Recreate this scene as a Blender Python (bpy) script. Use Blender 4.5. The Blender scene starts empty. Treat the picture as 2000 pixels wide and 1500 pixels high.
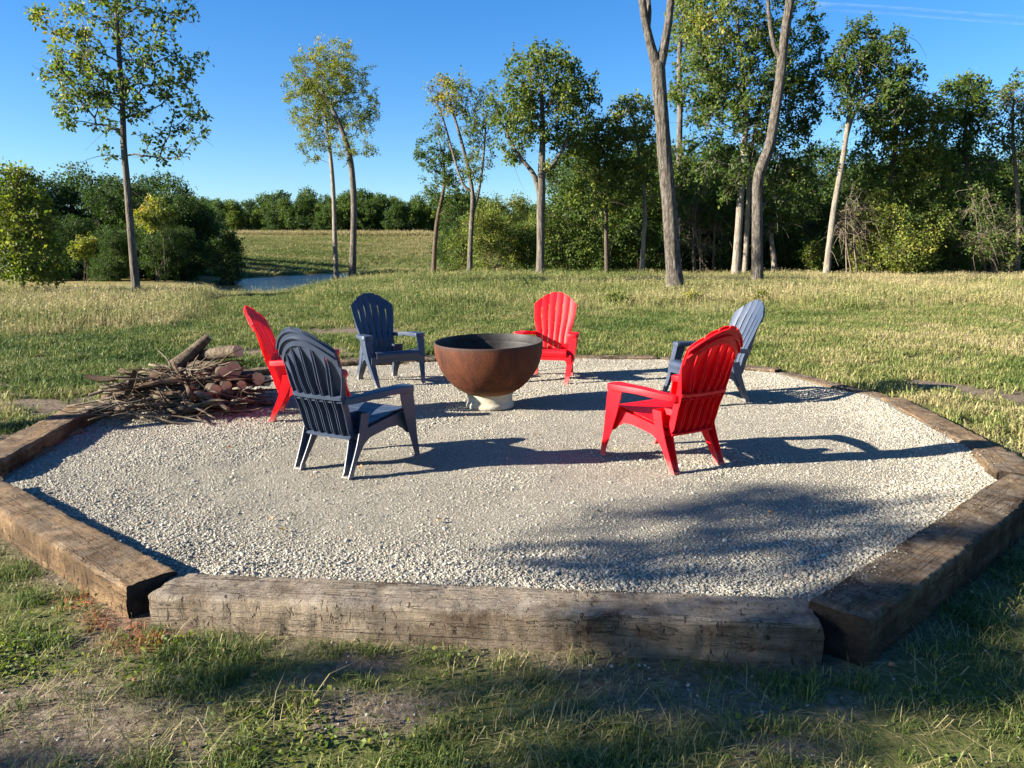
import bpy, math, random
import numpy as np
from math import radians as R
from mathutils import Vector

SC = bpy.context.scene
COL = SC.collection
rnd = random.Random(7)
rng = np.random.default_rng(11)

# ------------------------------------------------------------------ camera, sky, sun, exposure
CAM_H, PITCH, FPX = 1.35, R(9.5), 1500.0
cam = bpy.data.cameras.new('camera'); cam.sensor_width = 36; cam.lens = 27.0
cam.clip_start = 0.05; cam.clip_end = 30000
co = bpy.data.objects.new('camera', cam); COL.objects.link(co)
co.location = (0, 0, CAM_H); co.rotation_euler = (R(90) - PITCH, 0, 0)
SC.camera = co

SUN_EL = R(21.5); SUN_DIR = np.array([0.9645, 0.264])          # where the shadows point
world = bpy.data.worlds.new('World'); SC.world = world; world.use_nodes = True
wn = world.node_tree; wn.nodes.clear()
sky = wn.nodes.new('ShaderNodeTexSky'); sky.sky_type = 'NISHITA'; sky.sun_disc = False
sky.sun_elevation = SUN_EL; sky.sun_rotation = math.atan2(-SUN_DIR[0], -SUN_DIR[1])
sky.altitude = 200; sky.air_density = 1.0; sky.dust_density = 0.5; sky.ozone_density = 2.0
hs = wn.nodes.new('ShaderNodeHueSaturation'); hs.inputs['Saturation'].default_value = 1.38
bg = wn.nodes.new('ShaderNodeBackground'); bg.inputs['Strength'].default_value = 0.05
wo = wn.nodes.new('ShaderNodeOutputWorld')
tn = wn.nodes.new('ShaderNodeMix'); tn.data_type = 'RGBA'; tn.blend_type = 'MULTIPLY'; tn.inputs[0].default_value = 1.0; tn.inputs[7].default_value = (0.66, 0.81, 1.02, 1)
wn.links.new(sky.outputs[0], hs.inputs['Color']); wn.links.new(hs.outputs[0], tn.inputs[6]); wn.links.new(tn.outputs[2], bg.inputs[0]); wn.links.new(bg.outputs[0], wo.inputs[0])

sl = bpy.data.lights.new('sun', 'SUN'); sl.energy = 5.0; sl.angle = R(0.53); sl.color = (1.0, 0.92, 0.79)
so = bpy.data.objects.new('sun', sl); COL.objects.link(so)
sd = Vector((SUN_DIR[0] * math.cos(SUN_EL), SUN_DIR[1] * math.cos(SUN_EL), -math.sin(SUN_EL)))
so.rotation_euler = sd.to_track_quat('-Z', 'Y').to_euler(); so.location = (-20, -6, 12)

SC.view_settings.view_transform = 'Standard'; SC.view_settings.look = 'None'
SC.view_settings.exposure = 2.15; SC.view_settings.gamma = 1.0
SC.view_settings.use_curve_mapping = False
SC.render.engine = 'CYCLES'
SC.cycles.use_denoising = True
SC.cycles.max_bounces = 7; SC.cycles.diffuse_bounces = 3; SC.cycles.transparent_max_bounces = 8
SC.cycles.sample_clamp_indirect = 4.0

# ------------------------------------------------------------------ small helpers
def ray(u, v):
    x = (u - 1000) / FPX; yy = (750 - v) / FPX
    return np.array([x, math.cos(PITCH) + yy * math.sin(PITCH), -math.sin(PITCH) + yy * math.cos(PITCH)])
def at(u, v, Y):
    d = ray(u, v); return np.array([0, 0, CAM_H]) + d * (Y / d[1])
def onz(u, v, z=0.0):
    d = ray(u, v); return np.array([0, 0, CAM_H]) + d * ((z - CAM_H) / d[2])

def sm(x, a, b):
    t = np.clip((np.asarray(x, float) - a) / (b - a), 0, 1); return t * t * (3 - 2 * t)
def smin(a, b, k):
    h = np.clip(0.5 + 0.5 * (b - a) / k, 0, 1); return b * (1 - h) + a * h - k * h * (1 - h)
def smax(a, b, k): return -smin(-a, -b, k)

def hash2(ix, iy, seed):
    h = (ix.astype(np.int64) * 374761393 + iy.astype(np.int64) * 668265263 + seed * 974634777) & 0xffffffff
    h = ((h ^ (h >> 13)) * 1274126177) & 0xffffffff
    return ((h ^ (h >> 16)) & 0xffff) / 65535.0
def vnoise(x, y, f=1.0, seed=0, octv=3):
    x = np.asarray(x, float) * f; y = np.asarray(y, float) * f; out = 0; amp = 0.5; tot = 0
    for o in range(octv):
        ix = np.floor(x); iy = np.floor(y); fx = x - ix; fy = y - iy
        fx = fx * fx * (3 - 2 * fx); fy = fy * fy * (3 - 2 * fy)
        a = hash2(ix, iy, seed + o); b = hash2(ix + 1, iy, seed + o); c = hash2(ix, iy + 1, seed + o); d = hash2(ix + 1, iy + 1, seed + o)
        out = out + amp * ((a * (1 - fx) + b * fx) * (1 - fy) + (c * (1 - fx) + d * fx) * fy)
        tot += amp; amp *= 0.5; x = x * 2.03 + 17.1; y = y * 2.03 + 5.7
    return out / tot

def mesh_arr(name, V, polys, smooth=False, attrs=None):
    """V (n,3); polys: list of int arrays (m,k), any k each; attrs: {name: (domain, values)}"""
    V = np.asarray(V, np.float32)
    me = bpy.data.meshes.new(name)
    me.vertices.add(len(V)); me.vertices.foreach_set('co', V.ravel())
    loops = np.concatenate([np.asarray(p, np.int32).ravel() for p in polys])
    sizes = np.concatenate([np.full(len(p), np.asarray(p).shape[1], np.int32) for p in polys])
    starts = np.concatenate([[0], np.cumsum(sizes)[:-1]]).astype(np.int32)
    me.loops.add(len(loops)); me.loops.foreach_set('vertex_index', loops)
    me.polygons.add(len(sizes)); me.polygons.foreach_set('loop_start', starts)
    try: me.polygons.foreach_set('loop_total', sizes)
    except Exception: pass
    me.update(calc_edges=True); me.validate()
    me.polygons.foreach_set('use_smooth', np.full(len(me.polygons), smooth))
    for k, (dom, val) in (attrs or {}).items():
        a = me.attributes.new(k, 'FLOAT', dom); a.data.foreach_set('value', np.asarray(val, np.float32))
    return me

class MB:
    """collects pieces, then links them as one mesh object"""
    def __init__(s): s.V = []; s.P = {}; s.n = 0; s.mi = {}
    def add(s, V, polys, mat=0):
        V = np.asarray(V, float)
        for p in polys:
            p = np.asarray(p)
            if len(p): s.P.setdefault((p.shape[1], mat), []).append(p + s.n)
        s.V.append(V); s.n += len(V)
    def tube(s, pts, rad, n=6, cap=True, mat=0):
        pts = np.asarray(pts, float); m = len(pts); rad = np.broadcast_to(np.asarray(rad, float), (m,))
        t = np.gradient(pts, axis=0); t /= np.linalg.norm(t, axis=1)[:, None] + 1e-9
        ref = np.array([0.0, 0, 1]) if abs(t[:, 2]).mean() < 0.8 else np.array([1.0, 0.13, 0])
        a = np.cross(t, ref); a /= np.linalg.norm(a, axis=1)[:, None] + 1e-9; b = np.cross(t, a)
        th = np.arange(n) * 2 * np.pi / n
        V = pts[:, None] + rad[:, None, None] * (np.cos(th)[None, :, None] * a[:, None] + np.sin(th)[None, :, None] * b[:, None])
        s.rings(V, cap, mat)
    def rings(s, V, cap=True, mat=0, capmat=None):
        V = np.asarray(V, float); m, n = V.shape[:2]
        i = np.arange(m - 1)[:, None] * n; j = np.arange(n)[None]; k = (j + 1) % n
        Q = np.stack([i + j, i + k, i + n + k, i + n + j], -1).reshape(-1, 4)
        s.add(V.reshape(-1, 3), [Q], mat)
        if cap:
            cm = mat if capmat is None else capmat
            base = s.n - m * n
            s.P.setdefault((n, cm), []).append(np.arange(n)[None, ::-1] + base)
            s.P.setdefault((n, cm), []).append(np.arange(n)[None] + base + (m - 1) * n)
    def mesh(s, name, mats, smooth=True, attrs=None):
        V = np.concatenate(s.V); polys = []; mi = []
        for (k, m), L in s.P.items():
            p = np.concatenate(L); polys.append(p); mi.append(np.full(len(p), m, np.int32))
        me = mesh_arr(name, V, polys, smooth, attrs)
        for m in (mats if isinstance(mats, (list, tuple)) else [mats]): me.materials.append(m)
        mi = np.concatenate(mi)
        if mi.max() > 0 and len(mi) == len(me.polygons): me.polygons.foreach_set('material_index', mi)
        return me
    def build(s, name, mats, parent=None, smooth=True, sharp=None):
        me = s.mesh(name, mats, smooth)
        if sharp: me.set_sharp_from_angle(angle=R(sharp))
        return link(name, me, parent)

def link(name, me, parent=None, loc=None):
    o = bpy.data.objects.new(name, me); COL.objects.link(o)
    if parent is not None: o.parent = parent
    if loc is not None: o.location = loc
    return o
def tag(o, label=None, cat=None, group=None, kind=None):
    if label: o['label'] = label
    if cat: o['category'] = cat
    if group: o['group'] = group
    if kind: o['kind'] = kind
    return o
def empty(name, loc, rz=0.0):
    o = bpy.data.objects.new(name, None); COL.objects.link(o); o.empty_display_size = 0.1
    o.location = loc; o.rotation_euler = (0, 0, rz); return o
def copy_tree(o, parent=None):
    kids = [c for c in COL.objects if c.parent == o]
    c = o.copy(); COL.objects.link(c)
    if parent is not None: c.parent = parent
    for k in kids: copy_tree(k, c)
    return c
def crom(P, n):
    """Catmull-Rom resample of points (any dimension)"""
    P = np.asarray(P, float); Q = np.vstack([2 * P[0] - P[1], P, 2 * P[-1] - P[-2]])
    ts = np.linspace(0, len(P) - 1 - 1e-6, n); o = []
    for t in ts:
        i = int(t); f = t - i; a, b, c, d = Q[i:i + 4]
        o.append(0.5 * (2 * b + (c - a) * f + (2 * a - 5 * b + 4 * c - d) * f * f + (3 * b - a - 3 * c + d) * f ** 3))
    return np.array(o)

# ------------------------------------------------------------------ node material helpers
class NM:
    def __init__(s, name):
        s.m = bpy.data.materials.new(name); s.m.use_nodes = True; s.t = s.m.node_tree; s.t.nodes.clear()
        s.out = s.t.nodes.new('ShaderNodeOutputMaterial')
    def n(s, typ, **kw):
        x = s.t.nodes.new('ShaderNode' + typ)
        for k, v in kw.items():
            if k in x.inputs: x.inputs[k].default_value = v
            else: setattr(x, k, v)
        return x
    def l(s, a, b): s.t.links.new(a, b)
    def coord(s, kind='Object', scale=(1, 1, 1)):
        c = s.n('TexCoord'); mp = s.n('Mapping'); mp.inputs['Scale'].default_value = scale
        s.l(c.outputs[kind], mp.inputs[0]); return mp.outputs[0]
    def noise(s, vec, scale, detail=4, rough=0.6, dist=0.0):
        x = s.n('TexNoise'); x.inputs['Scale'].default_value = scale; x.inputs['Detail'].default_value = detail
        x.inputs['Roughness'].default_value = rough; x.inputs['Distortion'].default_value = dist
        s.l(vec, x.inputs['Vector']); return x.outputs[0]
    def ramp(s, fac, stops):
        x = s.n('ValToRGB'); el = x.color_ramp.elements
        while len(el) < len(stops): el.new(0.5)
        for e, (p, c) in zip(el, stops): e.position = p; e.color = (*c, 1)
        s.l(fac, x.inputs[0]); return x.outputs[0]
    def mix(s, fac, a, b, mode='MIX'):
        x = s.n('Mix', data_type='RGBA', blend_type=mode)
        for sock, val in ((x.inputs[0], fac), (x.inputs[6], a), (x.inputs[7], b)):
            if hasattr(val, 'links'): s.l(val, sock)
            elif isinstance(val, (int, float)): sock.default_value = val
            else: sock.default_value = (*val, 1)
        return x.outputs[2]
    def math(s, op, a, b=0.0, clamp=False):
        x = s.n('Math', operation=op, use_clamp=clamp)
        for sock, val in ((x.inputs[0], a), (x.inputs[1], b)):
            if hasattr(val, 'links'): s.l(val, sock)
            else: sock.default_value = val
        return x.outputs[0]
    def attr(s, name, typ='GEOMETRY'):
        x = s.n('Attribute', attribute_name=name, attribute_type=typ); return x.outputs['Fac']
    def bump(s, h, strength=0.5, dist=0.02, normal=None):
        x = s.n('Bump'); x.inputs['Strength'].default_value = strength; x.inputs['Distance'].default_value = dist
        s.l(h, x.inputs['Height'])
        if normal is not None: s.l(normal, x.inputs['Normal'])
        return x.outputs[0]
    def bsdf(s, col, rough=0.8, normal=None, spec=0.3, metal=0.0):
        b = s.n('BsdfPrincipled')
        for sock, val in ((b.inputs['Base Color'], col), (b.inputs['Roughness'], rough), (b.inputs['Metallic'], metal)):
            if hasattr(val, 'links'): s.l(val, sock)
            elif isinstance(val, (int, float)): sock.default_value = val
            else: sock.default_value = (*val, 1)
        b.inputs['Specular IOR Level'].default_value = spec
        if normal is not None: s.l(normal, b.inputs['Normal'])
        s.l(b.outputs[0], s.out.inputs[0]); return b

def mat_plastic(name, c, c2, sss=0.0, spec=0.24):
    m = NM(name); v = m.coord()
    n1 = m.noise(v, 5, 3); n2 = m.noise(v, 300, 2)
    n3 = m.noise(v, 22, 5, 0.7)
    col = m.mix(m.ramp(n1, [(0.35, (0, 0, 0)), (0.7, (1, 1, 1))]), c, c2)
    col = m.mix(m.ramp(n3, [(0.62, (0, 0, 0)), (0.8, (0.08, 0.08, 0.08))]), col, (0.4, 0.36, 0.3))
    rg = m.ramp(n1, [(0.3, (0.42, 0.42, 0.42)), (0.7, (0.55, 0.55, 0.55))])
    sp = m.n('SeparateXYZ'); m.l(v, sp.inputs[0]); low = m.math('MULTIPLY', m.ramp(sp.outputs[2], [(0.0, (1, 1, 1)), (0.09, (0, 0, 0))]), m.ramp(n3, [(0.3, (0.1, 0.1, 0.1)), (0.6, (0.6, 0.6, 0.6))]))
    col = m.mix(low, col, (0.36, 0.32, 0.26))
    b = m.bsdf(col, rg, m.bump(n2, 0.12, 0.002), spec)
    if sss:
        b.inputs['Subsurface Weight'].default_value = sss; b.inputs['Subsurface Radius'].default_value = (1.0, 0.08, 0.06); b.inputs['Subsurface Scale'].default_value = 0.012
    return m.m
M_RED = mat_plastic('red_plastic', (0.62, 0.004, 0.010), (0.70, 0.006, 0.014), 0.6)
M_NAVY = mat_plastic('navy_plastic', (0.026, 0.038, 0.066), (0.032, 0.046, 0.076), 0.0, 0.5)

def mat_rust():
    m = NM('rusted_steel'); v = m.coord(); vs = m.coord(scale=(1, 1, 0.16))
    a = m.noise(vs, 7, 6, 0.7, 0.5); b = m.noise(v, 60, 4, 0.7); c = m.noise(v, 11, 5, 0.7, 0.3)
    col = m.ramp(a, [(0.28, (0.022, 0.010, 0.007)), (0.46, (0.062, 0.020, 0.010)), (0.64, (0.105, 0.034, 0.014)), (0.82, (0.18, 0.062, 0.024))])
    col = m.mix(m.ramp(b, [(0.4, (0, 0, 0)), (0.75, (0.55, 0.55, 0.55))]), col, (0.07, 0.025, 0.012))
    col = m.mix(m.ramp(c, [(0.62, (0, 0, 0)), (0.74, (0.35, 0.35, 0.35))]), col, (0.27, 0.10, 0.038))
    sp = m.n('TexVoronoi'); sp.inputs['Scale'].default_value = 55; m.l(v, sp.inputs['Vector'])
    col = m.mix(m.ramp(sp.outputs['Distance'], [(0.04, (0.6, 0.6, 0.6)), (0.09, (0, 0, 0))]), col, (0.42, 0.33, 0.26))
    sep = m.n('SeparateXYZ'); m.l(m.coord(), sep.inputs[0])
    wob = m.math('ADD', sep.outputs[2], m.math('MULTIPLY', c, 0.05))
    band = m.ramp(wob, [(0.595, (0, 0, 0)), (0.612, (0.85, 0.85, 0.85))])
    col = m.mix(band, col, (0.045, 0.028, 0.022))
    low = m.ramp(m.math('ADD', sep.outputs[2], m.math('MULTIPLY', a, 0.12)), [(0.19, (0.6, 0.6, 0.6)), (0.26, (0, 0, 0))])
    col = m.mix(low, col, (0.36, 0.17, 0.065))
    m.bsdf(col, m.ramp(b, [(0.3, (0.6, 0.6, 0.6)), (0.7, (0.85, 0.85, 0.85))]), m.bump(b, 0.5, 0.006), 0.18); return m.m
M_RUST = mat_rust()
def mat_simple(name, stops, scale=8, rough=0.9, bump=0.3, bscale=60, dist=0.01, spec=0.2, stretch=(1, 1, 1)):
    m = NM(name); v = m.coord(scale=stretch); a = m.noise(v, scale, 5, 0.65); b = m.noise(v, bscale, 4, 0.7)
    m.bsdf(m.ramp(a, stops), rough, m.bump(b, bump, dist), spec); return m.m
M_SOOT = mat_simple('sooted_steel', [(0.3, (0.008, 0.008, 0.008)), (0.7, (0.035, 0.033, 0.032))], 6, 0.55, 0.2, 40)
M_CONC = mat_simple('pale_concrete', [(0.25, (0.26, 0.23, 0.17)), (0.5, (0.40, 0.36, 0.27)), (0.75, (0.48, 0.44, 0.34))], 9, 0.85, 0.35, 90)

def mat_timber(name, base, light, dark, dust=0.5, gray=0.0):
    m = NM(name); v = m.coord(); st = m.coord(scale=(0.35, 5, 5)); chop = m.coord(scale=(3.2, 1.0, 1.0))
    a = m.noise(st, 5, 6, 0.7, 0.3); b = m.noise(v, 9, 5, 0.7); c = m.noise(chop, 14, 5, 0.75, 0.8); f = m.noise(st, 45, 4, 0.7)
    big = m.noise(v, 2.3, 4, 0.6)
    col = m.ramp(a, [(0.25, dark), (0.5, base), (0.75, light)])
    col = m.mix(m.ramp(b, [(0.42, (0, 0, 0)), (0.68, (0.7, 0.7, 0.7))]), col, dark)
    col = m.mix(m.ramp(big, [(0.45, (0, 0, 0)), (0.58, (0.85, 0.85, 0.85))]), col, dark)
    if gray: col = m.mix(m.ramp(m.noise(v, 3.1, 5, 0.7), [(0.38, (gray, gray, gray)), (0.62, (0, 0, 0))]), col, (0.33, 0.27, 0.20))
    col = m.mix(m.ramp(c, [(0.30, (0.8, 0.8, 0.8)), (0.40, (0, 0, 0))]), col, (0.02, 0.013, 0.008))
    # gravel dust trodden onto the upper, inner side (object space: +Y is the gravel side)
    sep = m.n('SeparateXYZ'); m.l(v, sep.inputs[0])
    up = m.ramp(m.math('ADD', sep.outputs[2], 0.04), [(0.012, (0, 0, 0)), (0.03, (1, 1, 1))])
    dn = m.ramp(m.noise(v, 7, 6, 0.8), [(0.42, (0, 0, 0)), (0.7, (1, 1, 1))])
    fac = m.math('MULTIPLY', m.math('MULTIPLY', up, dn), dust)
    col = m.mix(fac, col, (0.40, 0.35, 0.28))
    ck = m.noise(m.coord(scale=(0.25, 9, 9)), 2.2, 3, 0.5, 1.2); crack = m.ramp(m.math('ABSOLUTE', m.math('SUBTRACT', ck, 0.5)), [(0.0, (1, 1, 1)), (0.011, (0, 0, 0))])
    nk = m.noise(m.coord(scale=(2.6, 1, 0.8)), 17, 3, 0.6, 1.5); nick = m.ramp(nk, [(0.32, (1, 1, 1)), (0.39, (0, 0, 0))])
    dark_ = m.math('MAXIMUM', m.math('MULTIPLY', crack, 0.55), m.math('MULTIPLY', nick, 0.8)); col = m.mix(dark_, col, (0.022, 0.015, 0.010))
    h = m.math('SUBTRACT', m.math('ADD', m.math('MULTIPLY', c, 0.5), m.math('MULTIPLY', f, 0.8)), m.math('MULTIPLY', dark_, 1.4))
    m.bsdf(col, 0.9, m.bump(h, 1.0, 0.022), 0.12); return m.m
M_TIE = {
    'grey': mat_timber('grey_weathered_timber', (0.23, 0.175, 0.12), (0.40, 0.33, 0.24), (0.060, 0.040, 0.025), 0.8, 0.7),
    'tan': mat_timber('tan_timber', (0.22, 0.140, 0.075), (0.35, 0.25, 0.14), (0.08, 0.052, 0.030), 0.3),
    'dark': mat_timber('dark_timber', (0.17, 0.112, 0.062), (0.30, 0.21, 0.12), (0.055, 0.036, 0.021), 0.45),
}
M_TIEEND = mat_simple('creosoted_end_grain', [(0.3, (0.010, 0.008, 0.006)), (0.7, (0.05, 0.035, 0.024))], 14, 0.9, 0.8, 50, 0.02)
def mat_bark(name, stops, scale=9, bs=0.9, dist=0.03, zs=0.18):
    m = NM(name); v = m.coord(scale=(1, 1, zs)); a = m.noise(v, scale, 6, 0.7, 0.6); b = m.noise(m.coord(), 3, 4)
    c = m.noise(v, scale * 3.2, 5, 0.7, 0.5)
    col = m.mix(m.math('MULTIPLY', b, 0.5), m.ramp(a, stops), stops[1][1])
    col = m.mix(m.ramp(c, [(0.33, (0.75, 0.75, 0.75)), (0.5, (0, 0, 0))]), col, stops[0][1])
    m.bsdf(col, 0.95, m.bump(m.math('ADD', a, m.math('MULTIPLY', c, 0.6)), bs, dist), 0.1); return m.m
M_BARK = mat_bark('grey_brown_bark', [(0.36, (0.032, 0.027, 0.022)), (0.52, (0.120, 0.104, 0.086)), (0.68, (0.21, 0.186, 0.156))], 9, 1.0, 0.05)
M_BARKR = mat_bark('rough_bark', [(0.40, (0.022, 0.018, 0.015)), (0.52, (0.115, 0.100, 0.083)), (0.66, (0.225, 0.20, 0.17))], 20, 1.0, 0.05, 0.22)
M_BARKP = mat_bark('pale_bark', [(0.36, (0.06, 0.050, 0.040)), (0.52, (0.20, 0.172, 0.138)), (0.68, (0.31, 0.275, 0.225))], 14, 0.8)
M_BARKD = mat_bark('dark_bark', [(0.3, (0.03, 0.024, 0.018)), (0.52, (0.085, 0.067, 0.05)), (0.72, (0.15, 0.12, 0.095))], 9)
M_TWIG = mat_simple('dry_twig', [(0.3, (0.075, 0.058, 0.043)), (0.7, (0.18, 0.145, 0.11))], 20, 0.95, 0.3, 120)
M_LOGBARK = mat_bark('firewood_bark', [(0.36, (0.030, 0.023, 0.016)), (0.52, (0.105, 0.083, 0.058)), (0.68, (0.21, 0.175, 0.125))], 26, 1.0, 0.02, 0.4)
M_STICKG = mat_simple('grey_dry_stick', [(0.3, (0.045, 0.036, 0.026)), (0.7, (0.19, 0.155, 0.11))], 12, 0.95, 0.5, 120)
M_STICKB = mat_simple('brown_dry_stick', [(0.3, (0.022, 0.015, 0.010)), (0.7, (0.10, 0.066, 0.040))], 12, 0.95, 0.5, 120)
def mat_cut():
    m = NM('cut_wood'); v = m.coord()
    w = m.n('TexWave', wave_type='RINGS', rings_direction='X'); w.inputs['Scale'].default_value = 32; w.inputs['Distortion'].default_value = 2.0
    w.inputs['Detail'].default_value = 3; m.l(v, w.inputs['Vector'])
    n = m.noise(v, 25, 4)
    col = m.mix(m.math('MULTIPLY', w.outputs['Fac'], 0.6), (0.47, 0.49, 0.27), (0.34, 0.34, 0.175))
    col = m.mix(m.ramp(n, [(0.45, (0, 0, 0)), (0.75, (0.6, 0.6, 0.6))]), col, (0.2, 0.12, 0.065))
    m.bsdf(col, 0.9, m.bump(n, 0.3, 0.005), 0.1); return m.m
M_CUT = mat_cut()

def mat_leaf(name, stops, trans=0.42):
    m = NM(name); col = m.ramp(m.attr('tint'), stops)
    d = m.n('BsdfPrincipled'); m.l(col, d.inputs['Base Color']); d.inputs['Roughness'].default_value = 0.55; d.inputs['Specular IOR Level'].default_value = 0.25
    t = m.n('BsdfTranslucent'); bright = m.mix(1.0, col, (1.25, 1.3, 0.55), 'MULTIPLY'); m.l(bright, t.inputs[0])
    x = m.n('MixShader'); x.inputs[0].default_value = trans
    m.l(d.outputs[0], x.inputs[1]); m.l(t.outputs[0], x.inputs[2]); m.l(x.outputs[0], m.out.inputs[0]); return m.m
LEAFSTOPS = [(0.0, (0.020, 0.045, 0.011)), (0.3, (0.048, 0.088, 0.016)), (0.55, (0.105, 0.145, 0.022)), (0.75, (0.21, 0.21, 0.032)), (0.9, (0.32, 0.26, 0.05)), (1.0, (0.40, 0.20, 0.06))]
M_LEAF = mat_leaf('leaf', LEAFSTOPS)

def mat_blade(name, stops, trans=0.3):
    m = NM(name)
    f = m.math('ADD', m.attr('tint', 'INSTANCER'), m.math('SUBTRACT', m.math('MULTIPLY', m.attr('bv'), 0.36), 0.18), True)
    col = m.ramp(f, stops)
    d = m.n('BsdfPrincipled'); m.l(col, d.inputs['Base Color']); d.inputs['Roughness'].default_value = 0.6; d.inputs['Specular IOR Level'].default_value = 0.2
    t = m.n('BsdfTranslucent'); m.l(col, t.inputs[0])
    x = m.n('MixShader'); x.inputs[0].default_value = trans
    m.l(d.outputs[0], x.inputs[1]); m.l(t.outputs[0], x.inputs[2]); m.l(x.outputs[0], m.out.inputs[0]); return m.m
GR = [(0.0, (0.042, 0.074, 0.018)), (0.3, (0.098, 0.140, 0.030)), (0.5, (0.185, 0.195, 0.058)), (0.7, (0.285, 0.245, 0.108)), (1.0, (0.40, 0.33, 0.18))]
M_GRASS = mat_blade('grass_blade', GR)
M_GRASSO = mat_blade('paint_sprayed_grass', [(0.0, (0.09, 0.12, 0.03)), (0.6, (0.20, 0.13, 0.05)), (0.85, (0.34, 0.11, 0.045)), (1.0, (0.48, 0.13, 0.05))])
def mat_stone():
    m = NM('gravel_stone'); v = m.coord(); n = m.noise(v, 40, 4, 0.7)
    f = m.attr('tint', 'INSTANCER')
    col = m.ramp(f, [(0.0, (0.145, 0.132, 0.104)), (0.35, (0.275, 0.256, 0.205)), (0.7, (0.355, 0.333, 0.268)), (0.93, (0.47, 0.445, 0.37)), (1.0, (0.30, 0.20, 0.12))])
    col = m.mix(m.ramp(n, [(0.35, (0.4, 0.4, 0.4)), (0.6, (0, 0, 0))]), col, (0.27, 0.24, 0.2))
    m.bsdf(col, 0.95, m.bump(n, 0.3, 0.003), 0.1); return m.m
M_STONE = mat_stone()
def mat_gravelbed():
    m = NM('gravel_bed'); v = m.coord(); a = m.noise(v, 1.1, 4, 0.6); b = m.noise(v, 130, 4, 0.8); c = m.noise(v, 24, 5, 0.7)
    col = m.ramp(a, [(0.35, (0.38, 0.352, 0.283)), (0.65, (0.335, 0.306, 0.24))])
    col = m.mix(m.ramp(b, [(0.35, (0.75, 0.75, 0.75)), (0.62, (0, 0, 0))]), col, (0.20, 0.175, 0.145))
    col = m.mix(m.ramp(c, [(0.5, (0, 0, 0)), (0.75, (0.5, 0.5, 0.5))]), col, (0.48, 0.44, 0.37))
    m.bsdf(col, 0.95, m.bump(m.math('ADD', b, m.math('MULTIPLY', c, 1.5)), 1.0, 0.03), 0.1); return m.m
M_BED = mat_gravelbed()
def mat_ground():
    m = NM('ground_soil_and_turf'); v = m.coord()
    a = m.noise(v, 1.4, 5, 0.7); b = m.noise(v, 35, 5, 0.75); c = m.noise(v, 0.16, 5, 0.65); st = m.noise(m.coord(scale=(0.05, 0.35, 0.2)), 1, 6, 0.7)
    soil = m.ramp(b, [(0.3, (0.060, 0.043, 0.030)), (0.5, (0.145, 0.112, 0.080)), (0.72, (0.26, 0.215, 0.165))])
    turf = m.ramp(m.math('ADD', m.math('MULTIPLY', b, 0.6), m.math('MULTIPLY', a, 0.4)), [(0.3, (0.035, 0.045, 0.014)), (0.5, (0.085, 0.095, 0.03)), (0.7, (0.21, 0.17, 0.075))])
    field = m.ramp(m.math('ADD', m.math('MULTIPLY', c, 0.55), m.math('MULTIPLY', st, 0.45)), [(0.36, (0.10, 0.105, 0.038)), (0.5, (0.175, 0.15, 0.06)), (0.64, (0.27, 0.20, 0.095))])
    col = m.mix(m.attr('dirt'), turf, soil)
    col = m.mix(m.attr('field'), col, field)
    col = m.mix(m.attr('reddish'), col, (0.27, 0.165, 0.085))
    col = m.mix(m.math('MULTIPLY', m.attr('paint'), m.ramp(b, [(0.46, (0, 0, 0)), (0.60, (.8, .8, .8))])), col, (0.50, 0.13, 0.06))
    m.bsdf(col, 0.97, m.bump(b, 0.8, 0.02), 0.05); return m.m
M_GROUND = mat_ground()
def mat_water():
    m = NM('pond_water'); v = m.coord(scale=(0.6, 1.6, 1)); n = m.noise(v, 2.2, 4, 0.6)
    b = m.bsdf((0.012, 0.020, 0.022), 0.10, m.bump(n, 0.8, 0.12), 0.5); return m.m
M_WATER = mat_water()

# ------------------------------------------------------------------ ground
ZP = -0.35
# inner top corners of the timber border, clockwise from the front left
PIT = np.array([(-1.40, 3.04), (1.14, 2.80), (2.98, 4.47), (3.15, 5.05), (3.42, 7.12), (3.02, 8.72), (1.90, 9.84), (-0.08, 9.97), (-2.42, 9.36), (-3.08, 8.60), (-3.60, 6.72), (-3.20, 4.62)])
def in_poly(x, y, P=PIT):
    x = np.asarray(x, float); y = np.asarray(y, float); c = np.zeros(x.shape, bool); n = len(P)
    for i in range(n):
        x0, y0 = P[i]; x1, y1 = P[(i + 1) % n]
        k = ((y0 > y) != (y1 > y)) & (x < (x1 - x0) * (y - y0) / (y1 - y0 + 1e-12) + x0); c ^= k
    return c
def d_poly(x, y, P=PIT):
    x = np.asarray(x, float); y = np.asarray(y, float); d = np.full(x.shape, 1e9); n = len(P)
    for i in range(n):
        a = P[i]; b = P[(i + 1) % n]; e = b - a; t = np.clip(((x - a[0]) * e[0] + (y - a[1]) * e[1]) / (e @ e), 0, 1)
        d = np.minimum(d, np.hypot(x - a[0] - t * e[0], y - a[1] - t * e[1]))
    return d
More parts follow.
